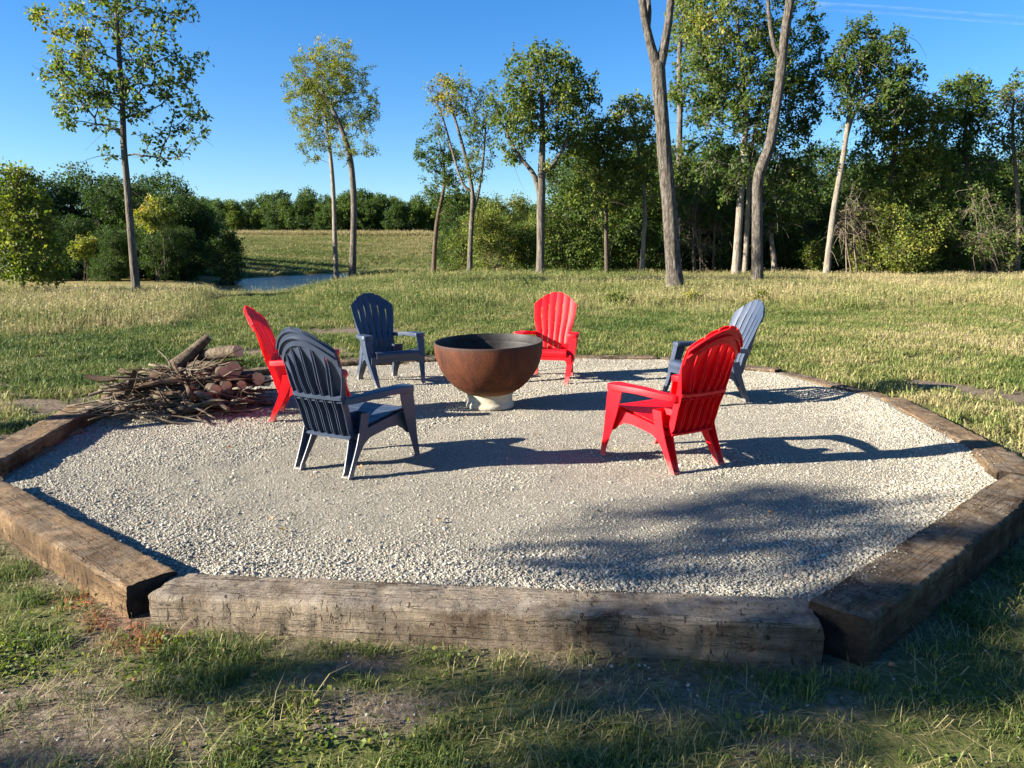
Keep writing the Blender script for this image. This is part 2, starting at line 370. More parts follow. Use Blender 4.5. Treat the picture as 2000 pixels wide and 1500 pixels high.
def terrain(x, y):
    x = np.asarray(x, float); y = np.asarray(y, float)
    ys = np.maximum(y, 1.0); s = x / np.maximum(ys, 4.0)
    lawn = -0.115 - 0.012 * np.clip(x, -2, 2) + sm(y, 3.0, 8.5) * 0.135
    rise = lawn + 0.019 * np.maximum(0, y - 9)
    plat = smin(rise, lawn + 0.41 + 0.004 * (y - 30), 0.15)
    yc = np.interp(s, [-2, -0.45, -0.31, -0.235, -0.1], [20.5, 20.5, 22.2, 26.0, 32])
    crest = 0.02 + 0.019 * (yc - 9)
    val = smin(rise, crest - 0.085 * (y - yc), 0.35)
    floor_ = ZP - 0.5 + sm(s, -0.24, -0.17) * 0.85 + (1 - sm(s, -0.40, -0.36)) * 0.75
    val = smax(val, floor_, 0.5)
    ysh = np.clip(57 + 134 * (s + 0.347), 52, 82)
    far = ZP - 0.02 + (y - ysh) * (5.75 / (150 - ysh))
    far = smin(far, 5.6 + 0.004 * (y - 150), 0.5)
    val = np.where(y > 40, smax(val, far, 0.25), val)
    w = sm(s, -0.11, -0.045) * sm(y, 22, 30)
    z = np.where(y < 22, smin(rise, val, 0.05) , val * (1 - w) + plat * w)
    z = np.where(y < 14, rise, z)
    bump = (vnoise(x, y, 1.3, 3, 3) - 0.5) * 0.05 + (vnoise(x, y, 0.2, 9, 2) - 0.5) * 0.10 * sm(y, 8, 16)
    z = z + bump * (1 - sm(y, 50, 90))
    ins = in_poly(x, y); d = d_poly(x, y)
    z = np.where(ins, np.minimum(z, -0.16), z)
    z = np.where(~ins & (d < 0.30) & (y > 4.3), np.minimum(z, 0.0 + 0.02 * (y > 8)), z)
    return z
def on_ground(u, v):
    d = ray(u, v); o = np.array([0, 0, CAM_H]); t = 2.0
    while t < 400:
        p = o + d * t
        if p[2] <= float(terrain(p[0], p[1])): return p
        t += 0.02 + t * 0.001
    return o + d * 30

BLOBS = [onz(130, 1385, -.12), onz(40, 1480, -.12), onz(300, 1440, -.12), onz(720, 1360, -.12), onz(690, 1420, -.12), onz(760, 1290, -.12), onz(120, 1140, -.1),
         onz(1780, 1190, -.12), onz(1010, 1300, -.12), onz(1560, 1440, -.12), onz(60, 800, .0), onz(130, 790, 0), onz(690, 655, .05), onz(640, 690, .02), onz(500, 700, .0), onz(1840, 745, .05), onz(1960, 760, .05),
         onz(40, 1390, -.12), onz(180, 1470, -.12), onz(60, 850, 0)]
BRAD = [.30, .25, .2, .15, .16, .14, .2, .16, .1, .14, .45, .4, .9, .6, .6, .5, .6, .3, .25, .4]
def dirt_at(x, y):
    x = np.asarray(x, float); y = np.asarray(y, float)
    wx = x + (vnoise(x, y, 3.5, 21) - .5) * .5; wy = y + (vnoise(x, y, 3.5, 22) - .5) * .35
    d = np.zeros(x.shape)
    for b, r in zip(BLOBS, BRAD):
        q = np.hypot((wx - b[0]) * 0.8, (wy - b[1]) * (1.5 if b[1] < 4 else 1.1)) / r; d = np.maximum(d, 1 - sm(q, 0.55, 1.25))
    d = np.maximum(d, sm(vnoise(x, y, 1.3, 31, 4), 0.60, 0.72) * (1 - sm(y, 9, 14)) * 0.85)
    d = np.maximum(d, (1 - sm(d_poly(x, y), 0.24, 0.42)) * 0.7)
    return d
PAINT = np.array([onz(215, 1215, -.1)[:2], onz(250, 1250, -.1)[:2], onz(300, 1262, -.1)[:2], onz(180, 1180, -.1)[:2]])
def paint_at(x, y):
    d = np.zeros(np.shape(x))
    for p, r in zip(PAINT, (.10, .10, .08, .06)): d = np.maximum(d, 1 - sm(np.hypot(x - p[0], y - p[1]) / r, .5, 1.1))
    return d

def build_ground():
    xs = np.concatenate([-np.geomspace(3000, 6.2, 60), np.arange(-6, 6.01, 0.12), np.geomspace(6.2, 3000, 60)])
    ysv = np.concatenate([-np.geomspace(1500, 1.5, 16), np.arange(-1, 1.5, 0.5), np.arange(1.5, 11, 0.12), np.arange(11, 40, 0.5), np.arange(40, 170, 2.0), np.geomspace(172, 6000, 24)])
    X, Y = np.meshgrid(xs, ysv, indexing='ij'); x = X.ravel(); y = Y.ravel(); z = terrain(x, y)
    nx, ny = X.shape; i = np.arange(nx - 1)[:, None] * ny; j = np.arange(ny - 1)[None]
    Q = np.stack([i + j, i + ny + j, i + ny + j + 1, i + j + 1], -1).reshape(-1, 4)
    dirt = dirt_at(x, y); field = sm(y, 15, 19)
    red = sm(y, 95, 150) * (y < 160) * sm(vnoise(x, y, 0.05, 4), 0.3, 0.6) * 0.8
    me = mesh_arr('ground', np.stack([x, y, z], 1), [Q], True, {'dirt': ('POINT', dirt), 'field': ('POINT', field), 'reddish': ('POINT', red), 'paint': ('POINT', paint_at(x, y))})
    me.materials.append(M_GROUND); tag(link('ground', me), kind='structure')
build_ground()
V = [(-60, 30, ZP), (5, 30, ZP), (5, 95, ZP), (-60, 95, ZP)]
me = mesh_arr('pond', V, [np.array([[0, 1, 2, 3]])]); me.materials.append(M_WATER); tag(link('pond', me), kind='structure')

# gravel pad
def gravel_z(x, y):
    d = d_poly(x, y)
    return -0.012 + (vnoise(x, y, 0.9, 41, 3) - .5) * 0.05 + (vnoise(x, y, 5, 42, 2) - .5) * 0.016 + 0.03 * (1 - sm(d, 0.0, 0.5)) * sm(y, 2.5, 3.4) * (np.asarray(x) > -1.3) - 0.035 * (1 - sm(x, -3.3, -2.3))
def build_pad():
    g = np.arange(-4.2, 4.21, 0.05); h = np.arange(2.5, 10.3, 0.05); X, Y = np.meshgrid(g, h, indexing='ij')
    keep = in_poly(X, Y) | (d_poly(X, Y) < 0.10); idx = -np.ones(X.shape, int); idx[keep] = np.arange(keep.sum())
    q = np.stack([idx[:-1, :-1], idx[1:, :-1], idx[1:, 1:], idx[:-1, 1:]], -1).reshape(-1, 4); q = q[(q >= 0).all(1)]
    x = X[keep]; y = Y[keep]
    me = mesh_arr('gravel_pad', np.stack([x, y, gravel_z(x, y)], 1), [q], True); me.materials.append(M_BED); tag(link('gravel_pad', me), kind='structure')
build_pad()

# ------------------------------------------------------------------ scattering (stuff): one object per kind, geometry nodes
def scatter(name, pts, rotv, scl, idx, tint, protos, zscale=None):
    colp = bpy.data.collections.new(name + '_sources')
    for i, me in enumerate(protos):
        colp.objects.link(bpy.data.objects.new('%s_source_%02d' % (name, i), me))
    me = bpy.data.meshes.new(name); n = len(pts); me.vertices.add(n); me.vertices.foreach_set('co', np.asarray(pts, np.float32).ravel())
    a = me.attributes.new('rotv', 'FLOAT_VECTOR', 'POINT'); a.data.foreach_set('vector', np.asarray(rotv, np.float32).ravel())
    a = me.attributes.new('sclv', 'FLOAT_VECTOR', 'POINT'); a.data.foreach_set('vector', np.asarray(scl, np.float32).ravel())
    a = me.attributes.new('pick', 'INT', 'POINT'); a.data.foreach_set('value', np.asarray(idx, np.int32))
    a = me.attributes.new('tint', 'FLOAT', 'POINT'); a.data.foreach_set('value', np.asarray(tint, np.float32))
    o = link(name, me)
    ng = bpy.data.node_groups.new(name + '_scatter', 'GeometryNodeTree')
    ng.interface.new_socket('Geometry', in_out='INPUT', socket_type='NodeSocketGeometry'); ng.interface.new_socket('Geometry', in_out='OUTPUT', socket_type='NodeSocketGeometry')
    N = ng.nodes.new; L = ng.links.new
    gi = N('NodeGroupInput'); go = N('NodeGroupOutput'); ci = N('GeometryNodeCollectionInfo'); ci.inputs[0].default_value = colp
    ci.inputs['Separate Children'].default_value = True; ci.inputs['Reset Children'].default_value = True
    ip = N('GeometryNodeInstanceOnPoints'); ip.inputs['Pick Instance'].default_value = True
    def na(nm, t):
        x = N('GeometryNodeInputNamedAttribute'); x.data_type = t; x.inputs[0].default_value = nm
        return [q for q in x.outputs if q.enabled and q.name == 'Attribute'][0]
    L(gi.outputs[0], ip.inputs['Points']); L(ci.outputs[0], ip.inputs['Instance']); L(na('pick', 'INT'), ip.inputs['Instance Index'])
    e2r = N('FunctionNodeEulerToRotation'); L(na('rotv', 'FLOAT_VECTOR'), e2r.inputs[0]); L(e2r.outputs[0], ip.inputs['Rotation'])
    L(na('sclv', 'FLOAT_VECTOR'), ip.inputs['Scale']); L(ip.outputs[0], go.inputs[0])
    md = o.modifiers.new('scatter', 'NODES'); md.node_group = ng
    tag(o, kind='stuff'); return o

def ico_stone(seed):
    r = np.random.default_rng(seed)
    import bmesh
    bm = bmesh.new(); bmesh.ops.create_icosphere(bm, subdivisions=1, radius=0.5)
    k = np.array([1.0, r.uniform(.6, .95), r.uniform(.4, .7)])
    for v in bm.verts:
        f = r.uniform(.72, 1.15); v.co = Vector(np.array(v.co) * k * f)
    me = bpy.data.meshes.new('stone'); bm.to_mesh(me); bm.free(); me.materials.append(M_STONE); return me
STONES = [ico_stone(100 + i) for i in range(10)]
def stones(name, x, y, z, size, tint):
    n = len(x); rot = np.stack([rng.uniform(-.5, .5, n), rng.uniform(-.5, .5, n), rng.uniform(0, 6.28, n)], 1)
    return scatter(name, np.stack([x, y, z], 1), rot, np.repeat(size[:, None], 3, 1), rng.integers(0, len(STONES), n), tint, STONES)
def build_gravel():
    n = 560000; x = rng.uniform(-4, 4, n); y = 2.6 + 7.6 * rng.uniform(0, 1, n) ** 1.25
    ok = in_poly(x, y); x = x[ok]; y = y[ok]; d = d_poly(x, y)
    coarse = np.maximum(1 - sm(d, 0.15, 0.9), sm(vnoise(x, y, 0.8, 51, 4), 0.50, 0.64))
    coarse = np.maximum(coarse, sm(y, 6.0, 8.0) * 0.75)
    keep = rng.uniform(0, 1, len(x)) < (0.70 + 0.30 * coarse); x = x[keep]; y = y[keep]; coarse = coarse[keep]
    size = (0.0055 + 0.022 * rng.beta(0.9, 5.0, len(x)) * (0.55 + 0.65 * coarse) + 0.0010 * coarse)
    big = rng.uniform(0, 1, len(x)) < 0.010; size = np.where(big, np.minimum(size * 2.0 + .004, .034), size)
    z = gravel_z(x, y) + size * 0.12
    tint = np.clip(rng.normal(0.50, 0.27, len(x)), 0, 0.97); tint = np.where(rng.uniform(0, 1, len(x)) < 0.012, 1.0, tint)
    stones('gravel_stones', x, y, z, size, tint)
build_gravel()

# ------------------------------------------------------------------ timber border
def timber(p0, p1, width, ztop, height, kind, label, seed, n_len=150):
    """p0->p1: upper inner edge; the timber lies outside the pit (to the right of p0->p1 seen from above)"""
    p0 = np.array(p0); p1 = np.array(p1); L = np.linalg.norm(p1 - p0); d = (p1 - p0) / L; nrm = np.array([d[1], -d[0]])
    o3 = np.array([*(p0 + p1) / 2 + nrm * width / 2, ztop])
    W, Hh = width / 2, height; r = 0.02; r_ = np.random.default_rng(seed)
    sec = []
    def arc(cx, cz, a0):
        for k in range(4): a = a0 + k * math.pi / 6; sec.append((cx + r * math.cos(a), cz + r * math.sin(a)))
    for (cy, cz, a0, e) in ((W - r, -r, 0, (-1, 0)), (-W + r, -r, math.pi / 2, (0, -1)), (-W + r, -Hh + r, math.pi, (1, 0)), (W - r, -Hh + r, 1.5 * math.pi, (0, 1))):
        arc(cy, cz, a0); c = sec[-1]; span = (2 * W - 2 * r) if e[0] else (Hh - 2 * r)
        for k in range(1, 6): sec.append((c[0] + e[0] * span * k / 6, c[1] + e[1] * span * k / 6))
    sec = np.array(sec); xs = np.linspace(-L / 2, L / 2, n_len); m = len(sec)
    V = np.zeros((n_len, m, 3)); per = np.arange(m)
    for i, xv in enumerate(xs):
        chip = (vnoise(np.full(m, xv * 7 + seed), per * 0.5, 1, seed, 3) - .5) * 0.012 + (vnoise(np.full(m, xv * 45), per * 0.55, 1, seed + 5, 2) - .5) * 0.012 - 0.006 * sm(vnoise(np.full(m, xv * 22), per * .45, 1, seed + 9, 2), .66, .74)
        wob = (vnoise(np.array([xv * 1.2]), np.array([seed * 1.0]), 1, seed + 8, 2)[0] - .5) * 0.028
        rr = np.linalg.norm(sec - np.array([0, -Hh / 2]), axis=1); dirv = (sec - np.array([0, -Hh / 2])) / rr[:, None]
        V[i, :, 0] = xv; V[i, :, 1] = sec[:, 0] + dirv[:, 0] * chip + wob * 0.5; V[i, :, 2] = sec[:, 1] + dirv[:, 1] * chip * 0.8 + wob * 0.35
        if i in (0, n_len - 1): V[i, :, 1] *= 0.965; V[i, :, 2] = -Hh / 2 + (V[i, :, 2] + Hh / 2) * 0.965; V[i, :, 0] += (vnoise(per * .7, per * 0, 1, seed + i, 2) - .5) * 0.02
    b = MB(); b.rings(V, True, 0, 1)
    o = b.build('border_timber', [M_TIE[kind], M_TIEEND], smooth=True, sharp=50)
    o.location = o3; o.rotation_euler = (0, 0, math.atan2(d[1], d[0]))
    tag(o, label, 'timber', 'timbers edging the gravel pit'); return o
# note: inner side is object +Y after rotation because nrm points to -Y
TIES = [
 ((-1.405, 3.06), (1.150, 2.83), 0.235, 0.035, 0.22, 'grey', 'weathered grey front timber lying straight across, closest to the grass'),
 ((-3.06, 4.44), (-1.400, 3.035), 0.215, 0.055, 0.23, 'tan', 'sunlit tan brown timber running away from the front timber on the left'),
 ((1.125, 2.745), (2.98, 4.46), 0.235, 0.065, 0.24, 'dark', 'dark brown timber running away from the front timber on the right'),
 ((2.93, 4.50), (3.12, 5.06), 0.26, 0.060, 0.20, 'dark', 'short timber block bridging two long timbers on the right side'),
 ((3.16, 5.09), (3.45, 7.10), 0.22, 0.045, 0.20, 'tan', 'tan timber with gravel dust on the right side, crossed by a chair shadow'),
 ((3.44, 7.16), (3.05, 8.70), 0.20, 0.030, 0.20, 'dark', 'low dark timber sunk in gravel behind the blue grey chair'),
 ((3.02, 8.74), (1.92, 9.86), 0.20, 0.050, 0.20, 'dark', 'low brown timber at the back right, below the lawn'),
 ((1.88, 9.88), (-0.05, 9.98), 0.20, 0.050, 0.20, 'dark', 'brown timber at the back, behind the red chair and the bowl'),
 ((-0.10, 9.97), (-2.40, 9.40), 0.20, 0.050, 0.20, 'dark', 'dark timber at the back left, behind the upright navy chair'),
 ((-2.44, 9.34), (-3.06, 8.62), 0.20, 0.045, 0.20, 'dark', 'short timber behind the firewood logs, mostly hidden'),
 ((-3.10, 8.56), (-3.60, 6.78), 0.22, 0.050, 0.20, 'dark', 'dark timber under the brushwood pile'),
 ((-3.62, 6.70), (-3.24, 4.62), 0.26, 0.060, 0.21, 'tan', 'brown timber at the far left leading up to the brushwood pile'),
]
for i, (a, b_, w, zt, hh, kd, lb) in enumerate(TIES):
    a = np.array(a); b_ = np.array(b_); c = np.array([0.0, 6.6])
    d = b_ - a; n_ = np.array([d[1], -d[0]])
    if n_ @ ((a + b_) / 2 - c) < 0: a, b_ = b_, a
    timber(a, b_, w, zt, hh, kd, lb, 60 + i)

# ------------------------------------------------------------------ chair
ZB = [.235, .32, .42, .53, .65, .80, .95]; XB = [-.150, -.172, -.200, -.248, -.305, -.378, -.450]
WZ = [.235, .35, .47, .53, .60, .70, .79, .96]; WW = [.185, .190, .196, .205, .223, .240, .246, .246]
def bx(z): return np.interp(z, ZB, XB)
def bw(z): return np.interp(z, WZ, WW)
def ztop(q): return 0.805 + 0.135 * (1 - np.abs(q) ** 1.9)
NB = np.array([-0.925, 0, -0.38])
def bpt(q, z, dep=0.0):
    q = np.asarray(q, float); z = np.asarray(z, float); y = q * bw(z); k = 0.30 + 0.40 * sm(z, .35, .75)
    return np.stack([bx(z) + k * y * y, y, z], -1) + NB * np.asarray(dep)[..., None]
def slat_mesh(i):
    ql, qr = -1 + i / 3, -1 + (i + 1) / 3; rows = 26; V = []
    for t in np.linspace(0, 1, rows):
        tt = t
        def zq(q): return .235 + (ztop(q) - .235) * tt
        mid = (ql + qr) / 2; zm = zq(mid)
        g = 0.0052 * (1 - sm(zm, ztop(mid) - .125, ztop(mid) - .105)) * sm(zm, .26, .28) + 0.0012 + 0.004 * sm(t, .975, .99)
        gq = g / bw(zm); a = ql + (gq if i > 0 else 0); b = qr - (gq if i < 5 else 0)
        cs = np.linspace(-1, 1, 7); qs = a + (b - a) * (cs + 1) / 2
        bulge = -0.005 * (1 - cs ** 2)
        front = bpt(qs, zq(qs), -bulge * -1)
        fl = 0.0050 + 0.042 * (1 - sm(zm, ztop(mid) - .36, ztop(mid) - .07)) * sm(zm, .20, .30); th = 0.004; dq = 0.004 / bw(zm)
        ring = list(front)
        ring.append(bpt(b, zq(b), fl)); ring.append(bpt(b - dq, zq(b), fl)); ring.append(bpt(b - dq, zq(b), th))
        ring.append(bpt(mid, zq(mid), th - 0.005)); ring.append(bpt(a + dq, zq(a), th)); ring.append(bpt(a + dq, zq(a), fl)); ring.append(bpt(a, zq(a), fl))
        V.append(ring)
    b_ = MB(); b_.rings(np.array(V)); return b_
def band(zfun, d0, d1, hgt, q0=-.985, q1=.985, n=25):
    b_ = MB(); V = []
    for q in np.linspace(q0, q1, n):
        z = zfun(q); V.append([bpt(q, z - hgt / 2, d0), bpt(q, z + hgt / 2, d0), bpt(q, z + hgt / 2, d1), bpt(q, z - hgt / 2, d1)])
    b_.rings(np.array(V)); return b_
def sweep_sec(path, secs):
    """path (n,3) corner points; secs: n lists of (dx,dy) offsets"""
    b_ = MB(); b_.rings(np.array([[p + np.array([sx, sy, 0]) for sx, sy in s] for p, s in zip(np.asarray(path, float), secs)])); return b_
def plate(outline, y0, y1, axis='y'):
    """outline: (a,z) polygon extruded along an axis; y0,y1 functions or numbers"""
    A = np.array(outline, float); f0 = y0 if callable(y0) else (lambda a: y0); f1 = y1 if callable(y1) else (lambda a: y1)
    if axis == 'y': V0 = [(a, f0(a), z) for a, z in A]; V1 = [(a, f1(a), z) for a, z in A]
    else: V0 = [(f0(a), a, z) for a, z in A]; V1 = [(f1(a), a, z) for a, z in A]
    b_ = MB(); b_.rings(np.array([V0, V1])); return b_

def make_chair(mat):
    root = empty('adirondack_chair', (0, 0, 0))
    S = dict(smooth=True, sharp=35)
    for i in range(6): slat_mesh(i).build('back_slat', mat, root, **S)
    b1 = band(lambda q: ztop(q) - 0.060, 0.0055, 0.011, 0.100, -.97, .97); b1.build('top_panel', mat, root, **S)
    b2 = band(lambda q: ztop(q) - 0.058, 0.011, 0.024, 0.007, -.96, .96); b2.build('top_rib', mat, root, **S)
    b3 = band(lambda q: 0.523, 0.0050, 0.046, 0.006, -.995, .995); b3.build('back_rail', mat, root, **S)
    b4 = band(lambda q: 0.485, 0.0050, 0.040, 0.006, -.995, .995)
    b4.build('back_rail', mat, root, **S)
    band(lambda q: 0.516, 0.0462, 0.0495, 0.022, -.995, .995).build('back_rail', mat, root, **S)
    band(lambda q: ztop(q) - 0.016, 0.0075, 0.019, 0.011, -.985, .985, 31).build('top_rim', mat, root, **S)
    band(lambda q: 0.248, 0.0050, 0.044, 0.010, -.995, .995).build('back_rail', mat, root, **S)
    # seat: six cross slats from the rolled front edge to the back
    prof = crom([(.338, .285), (.345, .325), (.325, .353), (.28, .362), (.20, .352), (.10, .333), (.0, .312), (-.08, .293), (-.165, .270)], 61)
    cuts = [0, 23, 31, 39, 47, 54, 60]
    def hw(x): return np.interp(x, [-.17, 0, .2, .30, .36], [.188, .215, .238, .246, .246])
    for k in range(6):
        P = prof[cuts[k]:cuts[k + 1] + 1].copy()
        if k > 0:
            dv = P[1] - P[0]; P[0] += dv / np.linalg.norm(dv) * 0.0045
        tg = np.gradient(P, axis=0); tg /= np.linalg.norm(tg, axis=1)[:, None]; nn = np.stack([tg[:, 1], -tg[:, 0]], 1)
        if nn[len(nn) // 2, 1] > 0: nn = -nn
        Q = P + nn * 0.006
        # downward lips along both long edges of the slat
        lip = np.array([[P[-1, 0], P[-1, 1] - .014], [P[-1, 0] + .004, P[-1, 1] - .014]])
        out = np.vstack([P, lip, Q[::-1]])
        V = []
        for yy in (-1, -.5, 0, .5, 1):
            dz = -0.010 * (1 - yy * yy)
            V.append([(x, yy * hw(x), z + dz * (1 - sm(x, .25, .34))) for x, z in out])
        b_ = MB(); b_.rings(np.array(V)); b_.build('seat_slat', mat, root, **S)
    for s in (1, -1):
        # arm
        out = np.array([(-.238, .200), (-.222, .232), (-.12, .284), (.00, .326), (.11, .350), (.20, .361), (.245, .357), (.265, .340), (.269, .300), (.263, .260), (.245, .244), (.12, .243), (.0, .236), (-.12, .220), (-.20, .198)])
        out = crom(np.vstack([out, out[:1]]), 57)[:-1]; c = out.mean(0)
        def za(x): return 0.500 + 0.026 * sm(x, -.25, .05)
        rings = []
        for zz, ins in ((-.040, .004), (-.038, 0), (-.006, 0), (-.0015, .0025), (0.0, .007)):
            d = out - c; dn = d / np.linalg.norm(d, axis=1)[:, None]; o2 = out - dn * ins
            rings.append([(x, s * y, za(x) + zz) for x, y in o2])
        b_ = MB(); b_.rings(np.array(rings)); b_.build('arm', mat, root, **S)
        # front leg: angle section, flared forward at the foot
        path = crom([(.258, .343, .492), (.276, .338, .40), (.304, .325, .28), (.345, .303, .15), (.396, .282, .02), (.405, .280, 0)], 22)
        secs = []
        for p in path:
            f = p[2] / .49; w = .045 + .085 * sm(f, 0, 1.0); w2 = .040 + .050 * f; th = .007
            if p[2] < .03: w += .012
            secs.append([(0, 0), (-w, 0), (-w, -s * th), (-th, -s * th), (-th, -s * w2), (0, -s * w2)])
        path[:, 1] *= s; sweep_sec(path, secs).build('front_leg', mat, root, **S)
        # rear leg
        path = crom([(-.128, .236, .385), (-.145, .238, .30), (-.175, .238, .20), (-.220, .236, .09), (-.255, .235, .012), (-.262, .235, 0)], 20)
        secs = []
        for p in path:
            f = p[2] / .38; w = .036 + .040 * sm(f, .0, .9); w2 = .050 + .055 * f; th = .006
            if p[2] < .03: w += .010; w2 += .006
            secs.append([(0, 0), (w, 0), (w, -s * w2), (0, -s * w2), (0, -s * (w2 - th)), (w - th, -s * (w2 - th)), (w - th, -s * th), (0, -s * th)])
        path[:, 1] *= s; rl = sweep_sec(path, secs); fp = [(path[-1] + np.array([a_, b2_, z_])) for z_ in (.001, .012) for a_, b2_ in ((.004, -s * .004), (.036, -s * .004), (.036, -s * .050), (.004, -s * .050))]; rl.rings(np.array(fp).reshape(2, 4, 3)); rl.build('rear_leg', mat, root, **S)
        # side rail with arched underside
        top = [(x, float(np.interp(x, [-.14, 0, .1, .2, .29], [.268, .306, .328, .346, .352]))) for x in np.linspace(-.135, .29, 16)]
        bot = [(.290, .19), (.245, .205), (.215, .235), (.17, .262), (.10, .262), (.0, .240), (-.06, .222), (-.10, .19), (-.135, .14)]
        def yo(x): return s * (np.interp(x, [-.17, 0, .2, .30, .36], [.188, .215, .238, .246, .246]) + np.interp(x, [-.14, .29], [.030, .050]))
        plate(top + bot, yo, lambda a: yo(a) - s * .007).build('side_rail', mat, root, **S)
        # inner rib that carries the seat
        plate([(x, z - .012) for x, z in top] + [(x, z - .050) for x, z in top[::-1]], lambda a: yo(a) - s * .0075, lambda a: yo(a) - s * .062).build('seat_support', mat, root, **S)
    # front apron, arched
    ys = np.linspace(-1, 1, 25)
    top = [(y * .300, .300) for y in ys]; bot = [(y * .300, .243 - .075 * max(0, (abs(y) - .72) / .28) ** 2) for y in ys[::-1]]
    plate(top + bot, lambda a: .318, lambda a: .326, 'x').build('front_apron', mat, root, **S)
    return root
CH = [
 ('navy', -1.073, 4.90, 59.3, 'navy blue plastic adirondack chair seen from behind, its ribbed back toward us'),
 ('navy', -1.385, 8.34, -56.8, 'navy blue adirondack chair facing us, left of the rusty bowl'),
 ('navy', 1.915, 7.21, 195.0, 'blue grey sunlit adirondack chair half hidden behind a red chair'),
 ('red', -1.772, 6.45, 5.8, 'red adirondack chair side on, half hidden behind a navy chair near the firewood'),
 ('red', 0.42, 8.55, -103.8, 'red adirondack chair facing us, just right of the rusty bowl'),
 ('red', 1.066, 5.00, 124.0, 'big red adirondack chair seen from behind at the front right'),
]
protos = {}
for kd, x, y, a, lb in CH:
    if kd not in protos: protos[kd] = make_chair(M_NAVY if kd == 'navy' else M_RED); o = protos[kd]
    else: o = copy_tree(protos[kd])
    o.location = (x, y, float(gravel_z(np.array([x]), np.array([y]))[0]) + 0.004); o.rotation_euler = (0, 0, R(a))
    tag(o, lb, 'chair', 'adirondack chairs around the fire bowl')

# ------------------------------------------------------------------ fire bowl
def lathe(prof, n=72, mat=0, b_=None, jitter=0):
    b_ = b_ or MB(); th = np.arange(n) * 2 * np.pi / n
    V = np.array([[(r * np.cos(t), r * np.sin(t), z) for t in th] for r, z in prof]); b_.rings(V, False, mat); return b_
bowl = empty('fire_bowl', (-0.200, 6.86, float(gravel_z(np.array([-.2]), np.array([6.86]))[0])))
tag(bowl, 'rusty steel fire bowl on a pale stone foot in the middle of the gravel', 'fire bowl')
RB, CZ = 0.487, 0.575
outer = [(RB * math.sin(a), CZ - RB * math.cos(a)) for a in np.linspace(0.30, math.pi / 2, 28)] + [(RB, CZ + .012), (RB, CZ + .022)]
rim = [(RB, CZ + .022), (RB - .002, CZ + .026), (RB - .012, CZ + .027), (RB - .015, CZ + .022)]
inner = [(RB - .015, CZ + .022), (RB - .016, CZ - .045), (RB - .019, CZ - .047), (RB - .021, CZ - .055)] + [((RB - .022) * math.sin(a), CZ - .06 - (RB - .08) * math.cos(a)) for a in np.linspace(math.pi / 2, 0.04, 20)]
sh = lathe(outer + rim[1:3], 96).build('bowl_shell', M_RUST, bowl, sharp=40)
il = lathe(rim[2:] + inner[1:], 96).build('bowl_lining', M_SOOT, bowl, sharp=40)
for o in (sh, il): o.rotation_euler = (R(2.3), R(1.0) * -1, 0)
ped = [(.0, .0), (.213, .0), (.219, .008), (.219, .030), (.212, .042), (.207, .050), (.204, .062), (.204, .095), (.207, .112), (.213, .120), (.214, .138), (.206, .146), (.0, .148)]
lathe(ped, 64).build('stone_foot', M_CONC, bowl, sharp=40)

# ------------------------------------------------------------------ firewood and brushwood
def make_log(p0, p1, r0, r1, label, seed):
    p0 = np.array(p0); p1 = np.array(p1); L = np.linalg.norm(p1 - p0); n = 18; m = 22; rr = np.random.default_rng(seed)
    t = np.linspace(0, 1, n); bend = rr.uniform(-.03, .03, 2) * L
    V = np.zeros((n, m, 3)); th = np.arange(m) * 2 * np.pi / m
    for i, a in enumerate(t):
        r = (r0 + (r1 - r0) * a) * (1 + (vnoise(np.cos(th) * 1.6 + seed, np.sin(th) * 1.6 + a * 5, 1.5, seed, 3) - .5) * .28)
        V[i, :, 0] = (a - .5) * L; V[i, :, 1] = r * np.cos(th) + bend[0] * 4 * a * (1 - a); V[i, :, 2] = r * np.sin(th) + bend[1] * 4 * a * (1 - a)
    b_ = MB(); b_.rings(V, False)
    me = b_.mesh('firewood_log', M_LOGBARK); o = link('firewood_log', me)
    for e, sgn in ((0, -1), (-1, 1)):
        ring = V[e].copy(); c = ring.mean(0); lv = [ring * 1.0, c + (ring - c) * .86, c + (ring - c) * .45, c + (ring - c) * .05]
        lv[1][:, 0] += sgn * .003
        for q in lv[2:]: q[:, 0] += sgn * .004
        e_ = MB(); e_.rings(np.array(lv)); e_.build('cut_face', M_CUT, o, sharp=40)
    d = Vector((p1 - p0)); o.rotation_euler = d.to_track_quat('X', 'Z').to_euler(); o.location = (p0 + p1) / 2
    tag(o, label, 'log', 'firewood logs on the pile'); return o
def lg(a, ya, b, yb, r0, r1, lb, s): return make_log(at(*a, ya), at(*b, yb), r0, r1, lb, s)
lg((368, 706), 7.45, (466, 686), 6.95, .062, .056, 'thick bark log lying across the pile, its cut end up at the right', 1)
lg((343, 716), 7.15, (408, 657), 7.25, .075, .040, 'steeply tilted log stub, the highest piece of the pile', 2)
lg((350, 712), 7.35, (456, 724), 6.85, .072, .083, 'largest log with a broad pale sawn face', 3)
lg((404, 722), 7.20, (437, 728), 6.72, .050, .056, 'log with a round pale sawn face in front of the largest log', 4)
lg((398, 752), 7.05, (442, 754), 6.62, .050, .049, 'low log with a tan sawn face below the largest log', 5)
lg((436, 748), 7.15, (472, 752), 6.72, .044, .042, 'small low log second from the outer end of the pile', 6)
lg((462, 734), 7.30, (505, 740), 6.85, .060, .056, 'dark log at the outer right end of the pile, beside the red chair', 7)
lg((380, 748), 7.00, (421, 763), 6.55, .050, .050, 'shaded log half buried under the sticks', 8)
lg((455, 738), 7.65, (522, 744), 7.25, .06, .05, 'dark log at the rear of the pile behind the red chair', 9)
lg((330, 760), 7.05, (378, 760), 6.60, .050, .052, 'short log buried deep in the brushwood', 10)

